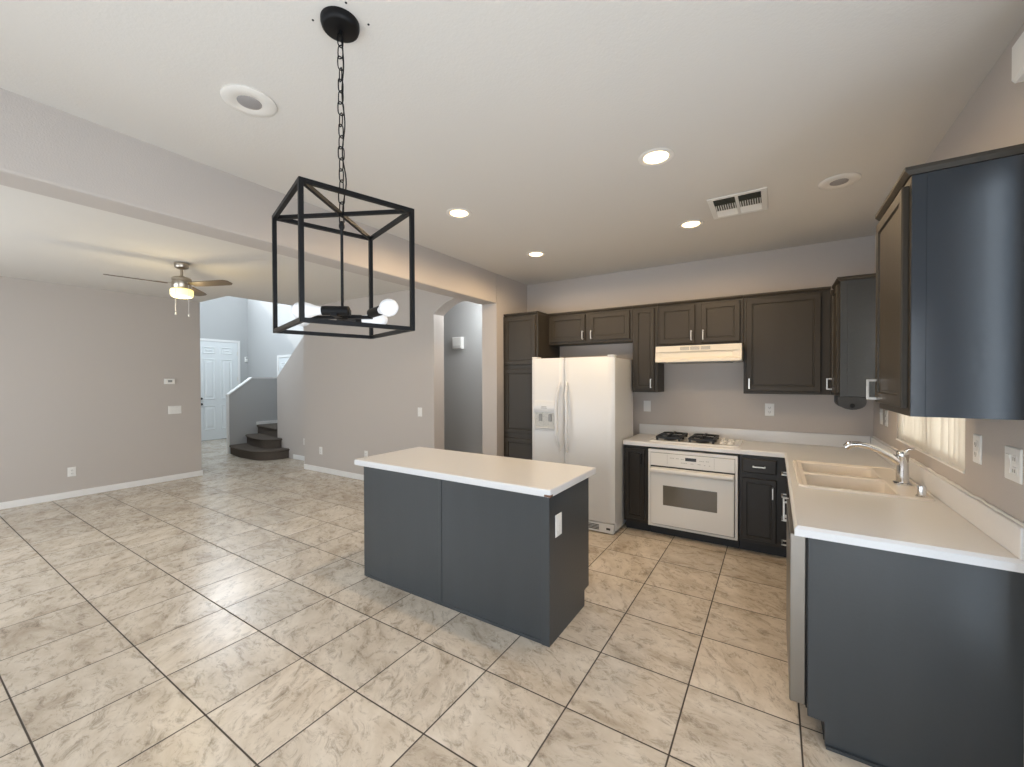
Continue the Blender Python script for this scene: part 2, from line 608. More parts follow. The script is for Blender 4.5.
pane_window('window_1', frame((XR, 0, 0), (-1, 0, 0)), -WY1 + 0.001, -WY0 - 0.001, WZ0 + 0.001, WZ1 - 0.001, 2, 0.135)
pane_window('window_2', frame((0, YN, 0), (0, 1, 0)), 3.901, 6.899, 0.501, 2.199, 3)
pane_window('window_3', frame((XD, 0, 0), (1, 0, 0)), 4.301, 5.619, 4.051, 5.099, 1)
pane_window('added_window_4', frame((0, YLE, 0), (0, 1, 0)), 8.201, 10.599, 2.951, 4.949, 2)  # unseen opening added to let the foyer fill in
pane_window('window_5', frame((XR, 0, 0), (-1, 0, 0)), -PY1 + 0.001, -PY0 - 0.001, PZ0 + 0.001, PZ1 - 0.001, 1)
pane_window('door_4', frame((XR, 0, 0), (-1, 0, 0)), -0.719, 1.219, 0.001, 2.049, 2)
pane_window('door_3', frame((0, YN, 0), (0, 1, 0)), -0.019, 2.419, 0.001, 2.049, 2)
# inner sill of the sink window
struct('trim_3', MB().box(XR - 0.006, XR + 0.03, WY0 + 0.001, WY1 - 0.001, WZ0 - 0.005, WZ0 + 0.0035, bevel=0.001), TRIM)


# six-panel doors
def six_panel(nm, M_, u0, u1, v1, hinge_right, knob):
    d = MB(M_)
    d.box(u0, u1, -0.008, 0.03, 0.012, v1)
    wd = u1 - u0
    pw = wd * 0.30
    cols = [(u0 + wd * 0.135, u0 + wd * 0.135 + pw), (u1 - wd * 0.135 - pw, u1 - wd * 0.135)]
    hs = v1 / 2.46
    rows = [(0.26, 0.87), (1.02, 2.03), (2.16, 2.33)]
    for a, b_ in cols:
        for r0, r1 in rows:
            d.panel(a, b_, r0 * hs, r1 * hs, [(0, 0.008), (0.006, 0.022), (0.020, 0.022), (0.034, 0.0085), (0.06, 0.0085), (0.085, 0.018)])
    o = struct(nm, d, DOORW)
    cs = MB(M_)
    cw = 0.065
    cs.box(u0 - cw, u0 - 0.004, -0.022, 0, 0, v1 + cw, bevel=0.004)
    cs.box(u1 + 0.004, u1 + cw, -0.022, 0, 0, v1 + cw, bevel=0.004)
    cs.box(u0 - 0.004, u1 + 0.004, -0.022, 0, v1 + 0.004, v1 + cw, bevel=0.004)
    cs.build('casing', TRIM, o)
    hu = u1 - 0.002 if hinge_right else u0 + 0.002
    for z in (0.25, v1 * 0.62, v1 - 0.28):
        MB(M_).box(hu - 0.012, hu + 0.006, -0.020, -0.0085, z - 0.05, z + 0.05, bevel=0.003).build('hinge', NICKEL, o)
    ku = u0 + 0.07 if hinge_right else u1 - 0.07
    for z, r in knob:
        k = MB(M_)
        k.lathe([(r, 0), (r, 0.012), (r * 0.4, 0.014), (r * 0.4, 0.035), (r * 0.8, 0.042), (r * 0.9, 0.06), (r * 0.5, 0.072), (0, 0.073)],
                (ku, -0.0085, z), 16, Matrix(((1, 0, 0), (0, 0, -1), (0, 1, 0))))
        k.build('door_knob' if z < 1 else 'deadbolt', DARKP, o, True)
    return o


six_panel('door_1', frame((XD, 0, 0), (1, 0, 0)), 4.50, 5.42, 2.515, True, [(0.93, 0.032), (1.07, 0.028)])
six_panel('door_2', frame((0, YF, 0), (0, -1, 0)), -10.57, -9.80, 2.085, False, [(0.93, 0.03)])

# ------------------------------------------------------------------ wall plates


def plate(name, M_, u, v, w_, h_, label, cat, style, group=None, parent=None):
    if parent is None:
        wp = M_ @ Vector((u, 0, v))
        t = thing(name, wp, label, cat, group)
    else:
        t = parent
    p = MB(M_)
    p.panel(u - w_ / 2, u + w_ / 2, v - h_ / 2, v + h_ / 2, [(0, 0.0005), (0, 0.003), (0.004, 0.006)])
    if parent is not None:
        t = p.build('outlet_plate', PLAST, parent)
    else:
        p.build('cover_plate', PLAST, t)
    if style == 'outlet':
        for s in (-1, 1):
            q = MB(M_)
            cz = v + s * 0.021
            q.prism([(u - 0.016 + 0.004 * (abs(k) == 2), 0) for k in ()] or
                    [(u - 0.017, cz - 0.009), (u - 0.010, cz - 0.015), (u + 0.010, cz - 0.015), (u + 0.017, cz - 0.009),
                     (u + 0.017, cz + 0.009), (u + 0.010, cz + 0.015), (u - 0.010, cz + 0.015), (u - 0.017, cz + 0.009)], 'y', -0.0062, -0.0085)
            r = q.build('receptacle', PLAST, t)
            if parent is None:
                k = MB(M_)
                k.box(u - 0.0085, u - 0.0055, -0.0095, -0.0087, cz - 0.006, cz + 0.007)
                k.box(u + 0.0055, u + 0.0085, -0.0095, -0.0087, cz - 0.006, cz + 0.007)
                k.cyl((u, -0.0087, cz - 0.010), (u, -0.0095, cz - 0.010), 0.003, n=8)
                k.build('slots', SLOT, r)
    elif style.startswith('rocker'):
        n = int(style[6:] or 1)
        for i in range(n):
            cu = u + (i - (n - 1) / 2) * 0.046
            q = MB(M_)
            q.prism([(-0.0062, v - 0.033), (-0.0095, v - 0.033), (-0.0075, v), (-0.0115, v + 0.033), (-0.0062, v + 0.033)], 'x', cu - 0.0165, cu + 0.0165)
            q.build('rocker', PLAST, t)
    elif style == 'combo':
        q = MB(M_)
        q.prism([(-0.0062, v - 0.033), (-0.0095, v - 0.033), (-0.0075, v), (-0.0115, v + 0.033), (-0.0062, v + 0.033)], 'x', u - 0.040, u - 0.007)
        q.build('rocker', PLAST, t)
        for s in (-1, 1):
            cz = v + s * 0.021
            q = MB(M_).box(u + 0.007, u + 0.040, -0.0085, -0.0062, cz - 0.014, cz + 0.014, bevel=0.002)
            r = q.build('receptacle', PLAST, t)
            MB(M_).box(u + 0.015, u + 0.018, -0.0095, -0.0087, cz - 0.006, cz + 0.007).box(u + 0.028, u + 0.031, -0.0095, -0.0087, cz - 0.006, cz + 0.007).build('slots', SLOT, r)
    return t


FL = frame((XL, 0, 0), (1, 0, 0))
FA = frame((0, YA, 0), (0, -1, 0))
FBK = frame((0, YB, 0), (0, -1, 0))
FRT = frame((XR, 0, 0), (-1, 0, 0))
FST = frame((0, YS, 0), (0, -1, 0))

plate('light_switch', FL, 2.592, 1.080, 0.165, 0.122, 'wide white three-rocker switch plate below the thermostat on the left wall', 'light switch', 'rocker3')
plate('wall_outlet', FL, 1.478, 0.338, 0.078, 0.122, 'white outlet low on the long left living room wall', 'outlet', 'outlet')
plate('wall_outlet', FA, -6.375, 0.355, 0.078, 0.122, 'white outlet at the far end of the arch wall near the stairs', 'outlet', 'outlet')
plate('wall_outlet', FA, -5.225, 0.395, 0.078, 0.122, 'white outlet low on the arch wall just above the island top corner', 'outlet', 'outlet')
plate('light_switch', FA, -4.095, 1.09, 0.078, 0.122, 'white switch plate just left of the arched opening', 'light switch', 'rocker1')
plate('wall_outlet', FST, -7.52, 0.36, 0.078, 0.122, 'white outlet on the recessed wall right of the carpeted steps', 'outlet', 'outlet')
plate('light_switch', FBK, -1.215, 1.228, 0.078, 0.122, 'blank white plate on the backsplash wall beside the refrigerator', 'wall plate', 'blank')
plate('wall_outlet', FBK, -0.042, 1.230, 0.078, 0.122, 'white outlet on the back wall under the widest upper cabinet', 'outlet', 'outlet')
plate('light_switch', FRT, -4.43, 1.225, 0.078, 0.122, 'first white plate on the right wall in the far kitchen corner', 'light switch', 'rocker1')
plate('wall_outlet', FRT, -4.245, 1.225, 0.078, 0.122, 'white plate between the corner switch and the window blinds', 'outlet', 'outlet')
plate('wall_outlet', FRT, -2.547, 1.235, 0.078, 0.122, 'white outlet right of the window blinds above the sink counter', 'outlet', 'outlet')
plate('light_switch', FRT, -2.232, 1.225, 0.122, 0.122, 'wide white switch and outlet plate nearest the right frame edge', 'light switch', 'combo')

# thermostat
t = thing('thermostat', (XL, 2.526, 1.515), 'small white thermostat with a grey screen above the left wall switches', 'thermostat')
MB(FL).panel(2.462, 2.590, 1.476, 1.558, [(0, 0.0005), (0, 0.02), (0.006, 0.026)]).build('housing', PLAST, t)
MB(FL).panel(2.502, 2.556, 1.504, 1.538, [(0, 0.0262), (0.002, 0.0275)]).build('screen', GREYP, t)

# chime boxes
t = thing('chime_box', (-4.325, 5.22, 2.10), 'square white chime box on the hall wall seen through the arch', 'chime')
FH = frame((0, 5.22, 0), (0, -1, 0))
MB(FH).panel(-4.420, -4.230, 2.025, 2.215, [(0, 0.0005), (0, 0.06), (0.012, 0.07)]).build('cover', PLAST, t)
MB(FH).box(-4.400, -4.250, -0.0725, -0.0702, 2.05, 2.056).box(-4.400, -4.250, -0.0725, -0.0702, 2.066, 2.072).build('grille', GREYP, t)
t = thing('alarm_box', (XR, 2.04, 2.60), 'white box mounted high on the right wall near the ceiling', 'alarm')
MB(FRT).panel(-2.120, -1.960, 2.540, 2.668, [(0, 0.0005), (0, 0.045), (0.008, 0.055)]).build('cover', PLAST, t)
t = thing('door_sensor', (XD, 5.64, 2.09), 'small white sensor box in the corner above right of the front door', 'sensor')
MB(frame((XD, 0, 0), (1, 0, 0))).panel(5.60, 5.672, 2.02, 2.16, [(0, 0.0005), (0, 0.03), (0.01, 0.04)]).build('cover', PLAST, t)
MB(frame((XD, 0, 0), (1, 0, 0))).panel(5.615, 5.657, 2.11, 2.145, [(0, 0.0402), (0.008, 0.046)]).build('lens', GREYP, t)

# ------------------------------------------------------------------ stairs
st = thing('staircase', (-8.9, 4.8, 0), 'dark carpeted steps curving out beside the grey half wall', 'stairs')
XS0, XS1 = -9.548, -8.482


def step(zb, zt, yfront, xr, rad, left, nm='step'):
    """bullnose outline seen from above; wrap = how far the right end runs round the wall end"""
    def outline(off):
        yf = yfront + off
        xe = xr - off
        pts = [(XS0, yf + left), (XS0 + 0.25, yf + left * 0.6), (XS0 + 0.6, yf + left * 0.22)]
        for i in range(9):
            a = -math.pi / 2 + (math.pi / 2) * i / 8
            pts.append((xe - rad + rad * math.cos(a), yf + rad + rad * 0.92 * math.sin(a)))
        pts += [(xe, YS - 0.002), (XS1, YS - 0.002), (XS1, YS + 0.42), (XS0, YS + 0.42)]
        return pts
    rings = [[(x, y, z) for x, y in outline(o)] for o, z in
             ((0.03, zb), (0.03, zt - 0.045), (0.006, zt - 0.036), (0.0, zt - 0.022), (0.006, zt - 0.008), (0.025, zt))]
    vs = MB()
    vs.loft(rings, True, True)
    return vs.build(nm, CARPET, st, True)


step(0.001, 0.185, 3.955, -8.04, 0.42, 0.13)
step(0.186, 0.370, 4.200, -8.30, 0.26, 0.20)
s3 = MB()
s3.prism([(XS0, 4.655), (XS1, 4.515), (XS1, YF - 0.005), (XS0, YF - 0.005)], 'z', 0.371, 0.51)
s3.prism([(XS0, 4.63), (XS1, 4.49), (XS1, YF - 0.005), (XS0, YF - 0.005)], 'z', 0.5101, 0.555, bevel=0.018)
s3.build('landing', CARPET, st)
MB().box(-9.5475, -9.535, 4.62, YF - 0.02, 0.556, 0.625, bevel=0.003).build('skirting', TRIM, st)['label'] = 'white painted skirting'

# ------------------------------------------------------------------ cabinets
DOOR_PROF = [(0, 0.0), (0, 0.016), (0.004, 0.0205), (0.045, 0.0205), (0.049, 0.0120), (0.056, 0.0120), (0.060, 0.0150)]
DOOR_NARROW = [(0, 0.0), (0, 0.016), (0.004, 0.0205), (0.034, 0.0205), (0.038, 0.0120), (0.044, 0.0120), (0.048, 0.0150)]
DRAW_PROF = [(0, 0.0), (0, 0.014), (0.008, 0.0205)]


def handle(M_, u, v, parent, vert=True, length=0.096, d0=0.0207, m=None):
    h = MB(M_)
    hw = 0.0046
    l2 = length / 2
    if vert:
        h.box(u - hw, u + hw, -d0 - 0.036, -d0 - 0.026, v - l2, v + l2, bevel=0.0015)
        h.box(u - hw, u + hw, -d0 - 0.026, -d0, v - l2, v - l2 + 0.010)
        h.box(u - hw, u + hw, -d0 - 0.026, -d0, v + l2 - 0.010, v + l2)
    else:
        h.box(u - l2, u + l2, -d0 - 0.036, -d0 - 0.026, v - hw, v + hw, bevel=0.0015)
        h.box(u - l2, u - l2 + 0.010, -d0 - 0.026, -d0, v - hw, v + hw)
        h.box(u + l2 - 0.010, u + l2, -d0 - 0.026, -d0, v - hw, v + hw)
    return h.build('handle', m or NICKEL, parent)


def door(M_, root, u0, u1, v0, v1, hnd=None, prof=DOOR_PROF, nm='door'):
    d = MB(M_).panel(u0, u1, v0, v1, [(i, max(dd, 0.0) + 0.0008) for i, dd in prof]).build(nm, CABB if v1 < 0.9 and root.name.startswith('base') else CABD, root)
    if hnd:
        handle(M_, hnd[0], hnd[1], d, hnd[2] if len(hnd) > 2 else True, hnd[3] if len(hnd) > 3 else 0.096, 0.0213, hnd[4] if len(hnd) > 4 else None)
    return d


YU, XU = 4.450, 0.4257
FU = frame((0, YU, 0), (0, -1, 0))       # back uppers
FX = frame((XU, 0, 0), (-1, 0, 0))       # right uppers
ZT, ZU = 2.318, 1.394


def cabinet(name, label, M_, u0, u1, v0, v1, depth, group, cornice=True, toe=0.0, cat='cabinet', cor_l=0, cor_r=0):
    ctr = M_ @ Vector(((u0 + u1) / 2, depth / 2, v0))
    t = thing(name, ctr, label, cat, group)
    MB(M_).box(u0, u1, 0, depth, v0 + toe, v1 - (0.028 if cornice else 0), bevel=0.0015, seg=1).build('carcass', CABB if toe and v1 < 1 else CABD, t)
    if cornice:
        k = MB(M_)
        a0, a1 = u0 - cor_l, u1 + cor_r
        k.loft([[(u0 - cor_l * .4, -0.006, v1 - 0.0275), (u1 + cor_r * .4, -0.006, v1 - 0.0275), (u1 + cor_r * .4, depth, v1 - 0.0275), (u0 - cor_l * .4, depth, v1 - 0.0275)],
                [(a0, -0.020, v1 - 0.012), (a1, -0.020, v1 - 0.012), (a1, depth, v1 - 0.012), (a0, depth, v1 - 0.012)],
                [(a0, -0.020, v1), (a1, -0.020, v1), (a1, depth, v1), (a0, depth, v1)]])
        k.build('cornice', CABD, t)
    if toe:
        MB(M_).box(u0, u1, 0.075, depth, v0 + 0.001, v0 + toe - 0.001).build('toe_kick', CABI, t)
    return t


# pantry
FP = frame((0, 4.190, 0), (0, -1, 0))
pa = cabinet('pantry_cabinet', 'tall dark pantry cabinet between the pillar and the refrigerator', FP, XB + 0.016, -2.302, 0, ZT, YB - 4.192, 'kitchen cabinets', toe=0.1)
MB(FP).box(XB + 0.001, XB + 0.0155, -0.002, 0.3, 0.1, ZT - 0.03).build('filler_strip', CABD, pa)
pu0, pu1 = XB + 0.030, -2.330
door(FP, pa, pu0, pu1, 1.705, 2.270, None)
door(FP, pa, pu0, pu1, 0.895, 1.655, None)
door(FP, pa, pu0, pu1, 0.125, 0.835, None)

# over-fridge cabinet
of = cabinet('upper_cabinet', 'short two-door dark cabinet above the refrigerator', FU, -2.299, -1.292, 1.945, ZT, YB - YU - 0.002, 'kitchen cabinets')
door(FU, of, -2.265, -1.828, 1.972, 2.268, (-1.850, 2.035))
door(FU, of, -1.768, -1.318, 1.972, 2.268, (-1.746, 2.035))

# tall narrow cabinet
tn = cabinet('upper_cabinet', 'tall narrow dark cabinet left of the range hood', FU, -1.290, -1.030, ZU, ZT, YB - YU - 0.002, 'kitchen cabinets')
door(FU, tn, -1.262, -1.060, ZU + 0.026, 2.268, (-1.090, 1.488), DOOR_NARROW)

# hood cabinet
hc = cabinet('upper_cabinet', 'two-door dark cabinet directly above the range hood', FU, -1.028, -0.250, 1.860, ZT, YB - YU - 0.002, 'kitchen cabinets')
door(FU, hc, -1.008, -0.670, 1.888, 2.268, (-0.700, 1.965))
door(FU, hc, -0.612, -0.276, 1.888, 2.268, (-0.592, 1.965))

# wide cabinet to the corner
wc = cabinet('upper_cabinet', 'widest dark upper cabinet right of the range hood', FU, -0.248, 0.400, ZU, ZT, YB - YU - 0.002, 'kitchen cabinets')
door(FU, wc, -0.226, 0.335, ZU + 0.026, 2.268, (-0.200, 1.488))

# corner cabinet on the right wall: its side faces the camera
cc = cabinet('upper_cabinet', 'corner upper cabinet beyond the window showing its plain side', FX, -4.448, -4.078, ZU, ZT, XR - XU - 0.002, 'kitchen cabinets', cor_r=0.018)
MB(FU).box(0.402, XU + 0.01, -0.001, 0.0, ZU, ZT - 0.03).build('corner_filler', CABD, cc)
door(FX, cc, -4.410, -4.105, ZU + 0.026, 2.268, (-4.385, 1.488))
MB().box(XU + 0.0445, XR - 0.0205, 4.0745, 4.0778, ZU + 0.0005, ZT - 0.03).build('side_panel', CAB, cc)
MB().box(XU + 0.002, XU + 0.044, 4.0735, 4.0775, ZU + 0.0005, ZT - 0.03).build('face_stile', CAB, cc)
MB().box(XR - 0.020, XR - 0.0015, 4.0735, 4.0775, ZU + 0.0005, ZT - 0.03).build('scribe_strip', CAB, cc)

# paper towel holder under it
pt = thing('paper_towel_holder', (0.50, 4.1, 1.30), 'dark glossy round-ended holder hanging under the corner cabinet', 'paper towel holder')
for y0 in (4.082, 4.345):
    pl = MB()
    pts2 = [(0.418, ZU - 0.001)]
    for i in range(13):
        a = math.pi + math.pi * i / 12
        pts2.append((0.503 + 0.085 * math.cos(a), ZU - 0.045 + 0.056 * math.sin(a)))
    pts2.append((0.588, ZU - 0.001))
    pl.prism(pts2, 'y', y0, y0 + 0.016, bevel=0.003)
    pl.build('end_plate', DARKP, pt)
MB().cyl((0.503, 4.0985, 1.345), (0.503, 4.3445, 1.345), 0.012, n=14).build('roller', DARKP, pt, True)
MB().lathe([(0.016, 0), (0.016, 0.006), (0.008, 0.010), (0, 0.0101)], (0.503, 4.0815, 1.325), 14, Matrix(((1, 0, 0), (0, 0, -1), (0, 1, 0)))).build('knob', BLACK, pt, True)

# near right upper cabinet
nc = cabinet('upper_cabinet', 'large near upper cabinet at right with a sheen on its dark side', FX, -2.632, -2.103, ZU, ZT, XR - XU - 0.002, 'kitchen cabinets', cor_r=0.018)
door(FX, nc, -2.600, -2.128, ZU + 0.030, 2.262, (-2.570, 1.484))
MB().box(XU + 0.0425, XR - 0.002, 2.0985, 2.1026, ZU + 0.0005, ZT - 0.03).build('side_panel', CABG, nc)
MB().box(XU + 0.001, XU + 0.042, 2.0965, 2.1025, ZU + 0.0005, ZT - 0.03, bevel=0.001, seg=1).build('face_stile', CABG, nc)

# range hood
rh = thing('range_hood', (-0.62, 4.5, 1.697), 'ivory under-cabinet range hood above the cooktop', 'range hood')
hx0, hx1 = -1.005, -0.252
HP = [(4.758, 1.855), (4.262, 1.855), (4.258, 1.800), (4.275, 1.790), (4.268, 1.745), (4.245, 1.722), (4.245, 1.700), (4.758, 1.700)]
hb = MB()
rings = []
for x, s in ((hx0, 0), (hx0 + 0.004, 0), (hx0 + 0.05, 1), (hx1 - 0.07, 1), (hx1 - 0.004, 0), (hx1, 0)):
    rg = []
    for i, (y, z) in enumerate(HP):
        if s == 0 and i in (3, 4):
            y = 4.252
        rg.append((x, y, z))
    rings.append(rg)
hb.loft(rings)
hb.build('canopy', HOODM, rh)
for k in range(3):
    vb = MB()
    x0 = -0.775 + k * 0.092
    vb.box(x0, x0 + 0.080, 4.2565, 4.2590, 1.812, 1.843)
    g = vb.build('vent', GREYP, rh)
    sl = MB()
    for j in range(4):
        sl.box(x0 + 0.002, x0 + 0.078, 4.2545, 4.2565, 1.815 + j * 0.0075, 1.818 + j * 0.0075)
    sl.build('louvers', HOODM, g)
MB().box(hx0 + 0.10, hx1 - 0.10, 4.33, 4.70, 1.694, 1.699).build('filter', GREYP, rh)

# ------------------------------------------------------------------ base run
ZK = 0.914
YBF = 4.165       # face of back base cabinets
FB = frame((0, YBF, 0), (0, -1, 0))
XBF = 0.105
FR_ = frame((XBF, 0, 0), (-1, 0, 0))
bd = YB - YBF - 0.002
cb_ = cabinet('base_cabinet', 'narrow dark base cabinet between refrigerator and oven', FB, -1.294, -1.056, 0, 0.866, bd, 'kitchen cabinets', cornice=False, toe=0.1)
door(FB, cb_, -1.275, -1.085, 0.135, 0.835, (-1.108, 0.745, True, 0.096, BLACK), DOOR_NARROW)
ov_sp = cabinet('base_cabinet', 'dark base cabinet right of the oven with drawer and door', FB, -0.262, 0.100, 0, 0.866, bd, 'kitchen cabinets', cornice=False, toe=0.1)
door(FB, ov_sp, -0.240, 0.015, 0.715, 0.838, (-0.112, 0.775, False), DRAW_PROF, 'drawer')
door(FB, ov_sp, -0.240, 0.015, 0.130, 0.668, (-0.012, 0.560), DOOR_NARROW)

# oven
ov = thing('wall_oven', (-0.66, 4.4, 0.0), 'cream built-in oven with dark window under the cooktop', 'oven')
MB(FB).box(-1.045, -0.272, 0.002, bd, 0.112, 0.845).build('housing', CREAM, ov)
MB(FB).box(-1.050, -0.267, 0.075, bd, 0.001, 0.098).build('toe_kick', CABI, ov)
tr = MB(FB)
ox0, ox1, oz0, oz1 = -1.049, -0.273, 0.098, 0.850
tr.box(ox0, ox1, -0.016, 0.0015, oz1 - 0.030, oz1, bevel=0.003)
tr.box(ox0, ox0 + 0.022, -0.016, 0.0015, oz0, oz1 - 0.0305, bevel=0.003)
tr.box(ox1 - 0.022, ox1, -0.016, 0.0015, oz0, oz1 - 0.0305, bevel=0.003)
tr.box(ox0 + 0.0225, ox1 - 0.0225, -0.016, 0.0015, oz0, oz0 + 0.022, bevel=0.003)
tr.build('trim_frame', CREAM, ov)
MB(FB).box(ox0 + 0.0228, ox1 - 0.0228, -0.004, 0.0015, oz0 + 0.0223, oz1 - 0.0307).build('gap_shadow_sheet', DARKP, ov)  # dark sheet painting the shade in the gaps round door and panel
cp = MB(FB).box(ox0 + 0.024, ox1 - 0.024, -0.022, -0.0042, 0.694, oz1 - 0.033, bevel=0.003).build('control_panel', CREAM, ov)
MB(FB).panel(-0.708, -0.612, 0.763, 0.793, [(0, 0.0222), (0.001, 0.0235)]).build('display', DARKP, cp)
random.seed(3)
for (u, v, n) in ((-0.845, 0.775, 3), (-0.790, 0.775, 2), (-0.745, 0.772, 2), (-0.585, 0.770, 3), (-0.530, 0.772, 2), (-0.745, 0.738, 4), (-0.66, 0.738, 2), (-0.60, 0.738, 2), (-0.545, 0.735, 1), (-0.505, 0.735, 1)):
    for j in range(n):
        MB(FB).box(u + j * 0.014, u + j * 0.014 + 0.010, -0.0228, -0.0221, v, v + 0.006).build('button', INK, cp)
for u in (-0.869, -0.461):
    MB(FB).box(u - 0.001, u + 0.001, -0.0226, -0.0221, 0.715, 0.808).build('panel_edge', INK, cp)
od = MB(FB).box(ox0 + 0.026, ox1 - 0.026, -0.036, -0.0045, oz0 + 0.030, 0.680, bevel=0.006).build('door', CREAM, ov)
MB(FB).panel(-0.905, -0.435, 0.322, 0.512, [(0, 0.0362), (0, 0.0368), (0.004, 0.0372)]).build('window', OVGL, od)
hd = MB(FB)
hd.prism([(-0.0362, 0.676), (-0.062, 0.672), (-0.070, 0.660), (-0.068, 0.640), (-0.058, 0.630), (-0.050, 0.640), (-0.0362, 0.655)], 'x', ox0 + 0.030, ox1 - 0.030)
hd.build('handle', CREAM, od, True)

# right run: drawers, sink base, dishwasher, end panel
rd = XR - XBF - 0.002
dr = cabinet('base_cabinet', 'dark four-drawer base cabinet edge-on in the inner counter corner', FR_, -4.140, -3.735, 0, 0.866, rd, 'kitchen cabinets', cornice=False, toe=0.1)
for z0, z1 in ((0.700, 0.845), (0.512, 0.682), (0.330, 0.498), (0.130, 0.316)):
    door(FR_, dr, -4.085, -3.755, z0, z1, (-3.92, (z0 + z1) / 2 + 0.008, False, 0.11), DRAW_PROF, 'drawer')
sb = thing('base_cabinet', (0.4, 3.25, 0), 'dark sink base cabinet with two doors seen edge-on', 'cabinet', 'kitchen cabinets')
skm = MB(FR_)
su0, su1 = -3.733, -2.792
skm.box(su0, su0 + 0.018, 0, rd, 0.1, 0.866)
skm.box(su1 - 0.018, su1, 0, rd, 0.1, 0.866)
skm.box(su0 + 0.018, su1 - 0.018, 0, rd, 0.1, 0.118)
skm.box(su0 + 0.018, su1 - 0.018, 0, 0.018, 0.118, 0.866)
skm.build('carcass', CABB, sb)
MB(FR_).box(su0, su1, 0.075, rd, 0.001, 0.099).build('toe_kick', CABI, sb)
door(FR_, sb, -3.715, -3.280, 0.130, 0.845, (-3.315, 0.675, True, 0.127))
door(FR_, sb, -3.245, -2.812, 0.130, 0.845, (-3.210, 0.675, True, 0.127))

dw = thing('dishwasher', (0.4, 2.47, 0), 'stainless dishwasher edge-on beside the dark end panel', 'dishwasher')
MB(FR_).box(-2.785, -2.180, 0.012, rd, 0.112, 0.860).build('tub_housing', DARKP, dw)
dd = MB(FR_).box(-2.787, -2.172, -0.046, 0.0115, 0.125, 0.862, bevel=0.004).build('door', STEEL, dw)
MB(FR_).box(-2.70, -2.26, -0.0475, -0.0462, 0.805, 0.835).build('control_strip', DARKP, dd)
MB(FR_).box(-2.785, -2.180, 0.075, rd, 0.001, 0.111).build('kick_plate', CABI, dw)

ep = thing('end_panel', (0.42, 2.14, 0), 'big dark charcoal end panel of the sink counter with toe notch', 'cabinet panel')
MB().prism([(0.122, 0.105), (0.182, 0.105), (0.182, 0.001), (XR - 0.002, 0.001), (XR - 0.002, 0.868), (0.122, 0.868)], 'y', 2.140, 2.168, bevel=0.0015).build('panel', CAB, ep)
MB().box(0.1835, XR - 0.002, 2.128, 2.139, 0.001, 0.014).build('shoe_strip', CAB, ep)

# countertop: L shape, cut out for the sink
SX0, SX1, SY0, SY1 = 0.116, 0.690, 2.885, 3.752      # sink rim outside
ct = thing('countertop', (0.2, 3.5, 0.87), 'white laminate L-shaped kitchen countertop with backsplash', 'countertop')
XC, YC, YE, XCL = 0.073, 4.140, 2.116, -1.2975
z0 = 0.872
k = MB()
g = 0.03
k.prism([(YE, z0), (YE, ZK - 0.012), (YE + 0.012, ZK), (SY0 + g, ZK), (SY0 + g, z0)], 'x', XC + 0.012, XR - 0.002)
k.prism([(XC, z0), (XC, ZK - 0.012), (XC + 0.012, ZK), (XC + 0.0121, ZK), (XC + 0.0121, z0)], 'y', YE + 0.012, YC)
k.box(XC + 0.012, SX0 + g, SY0 + g, SY1 - g, z0, ZK)
k.box(SX1 - g, XR - 0.002, SY0 + g, SY1 - g, z0, ZK)
k.box(XC + 0.012, XR - 0.002, SY1 - g, YB - 0.002, z0, ZK)
k.prism([(YC, z0), (YC, ZK - 0.012), (YC + 0.012, ZK), (YB - 0.002, ZK), (YB - 0.002, z0)], 'x', XCL, XC + 0.012)
k.loft([[(XC, YE, z0), (XC + 0.012, YE, z0), (XC + 0.012, YE + 0.012, z0), (XC, YE + 0.012, z0)], [(XC, YE, ZK - 0.012), (XC + 0.012, YE, ZK - 0.012), (XC + 0.012, YE + 0.012, ZK - 0.012), (XC, YE + 0.012, ZK - 0.012)], [(XC + 0.0115, YE + 0.0115, ZK - 0.0002), (XC + 0.012, YE + 0.0115, ZK - 0.0002), (XC + 0.012, YE + 0.012, ZK), (XC + 0.0115, YE + 0.012, ZK - 0.0002)]])
k.build('worktop', LAM, ct)
k = MB()
k.box(XCL, XR - 0.022, YB - 0.022, YB - 0.002, ZK + 0.0005, 1.026, bevel=0.004)
k.box(XR - 0.022, XR - 0.002, YE + 0.002, YB - 0.0225, ZK + 0.0005, 1.026, bevel=0.004)
k.build('backsplash', LAM, ct)
ck = MB()
random.seed(11)
pts3 = []
for i in range(60):
    y = YE + 0.01 + (YB - YE - 0.04) * i / 59
    pts3.append((XR - 0.006 + random.uniform(-0.001, 0.001), y, 1.029 + random.uniform(-0.002, 0.003)))
ck.tube(pts3, [random.uniform(0.004, 0.0075) for _ in pts3], 6)
ck.build('caulk_bead', TRIM, ct)

# sink
sk = thing('sink', (0.4, 3.3, 0.75), 'almond double-bowl drop-in sink in the right counter', 'sink')


def rrect(x0, x1, y0, y1, r, z, n=5):
    out = []
    for cx, cy, a0 in ((x1 - r, y1 - r, 0), (x0 + r, y1 - r, 90), (x0 + r, y0 + r, 180), (x1 - r, y0 + r, 270)):
        for i in range(n + 1):
            a = R(a0 + 90 * i / n)
            out.append((cx + r * math.cos(a), cy + r * math.sin(a), z))
    return out


bowls = [(0.160, 0.560, 3.345, 3.710), (0.160, 0.560, 2.925, 3.305)]
s_ = MB()
bmk = s_.bm
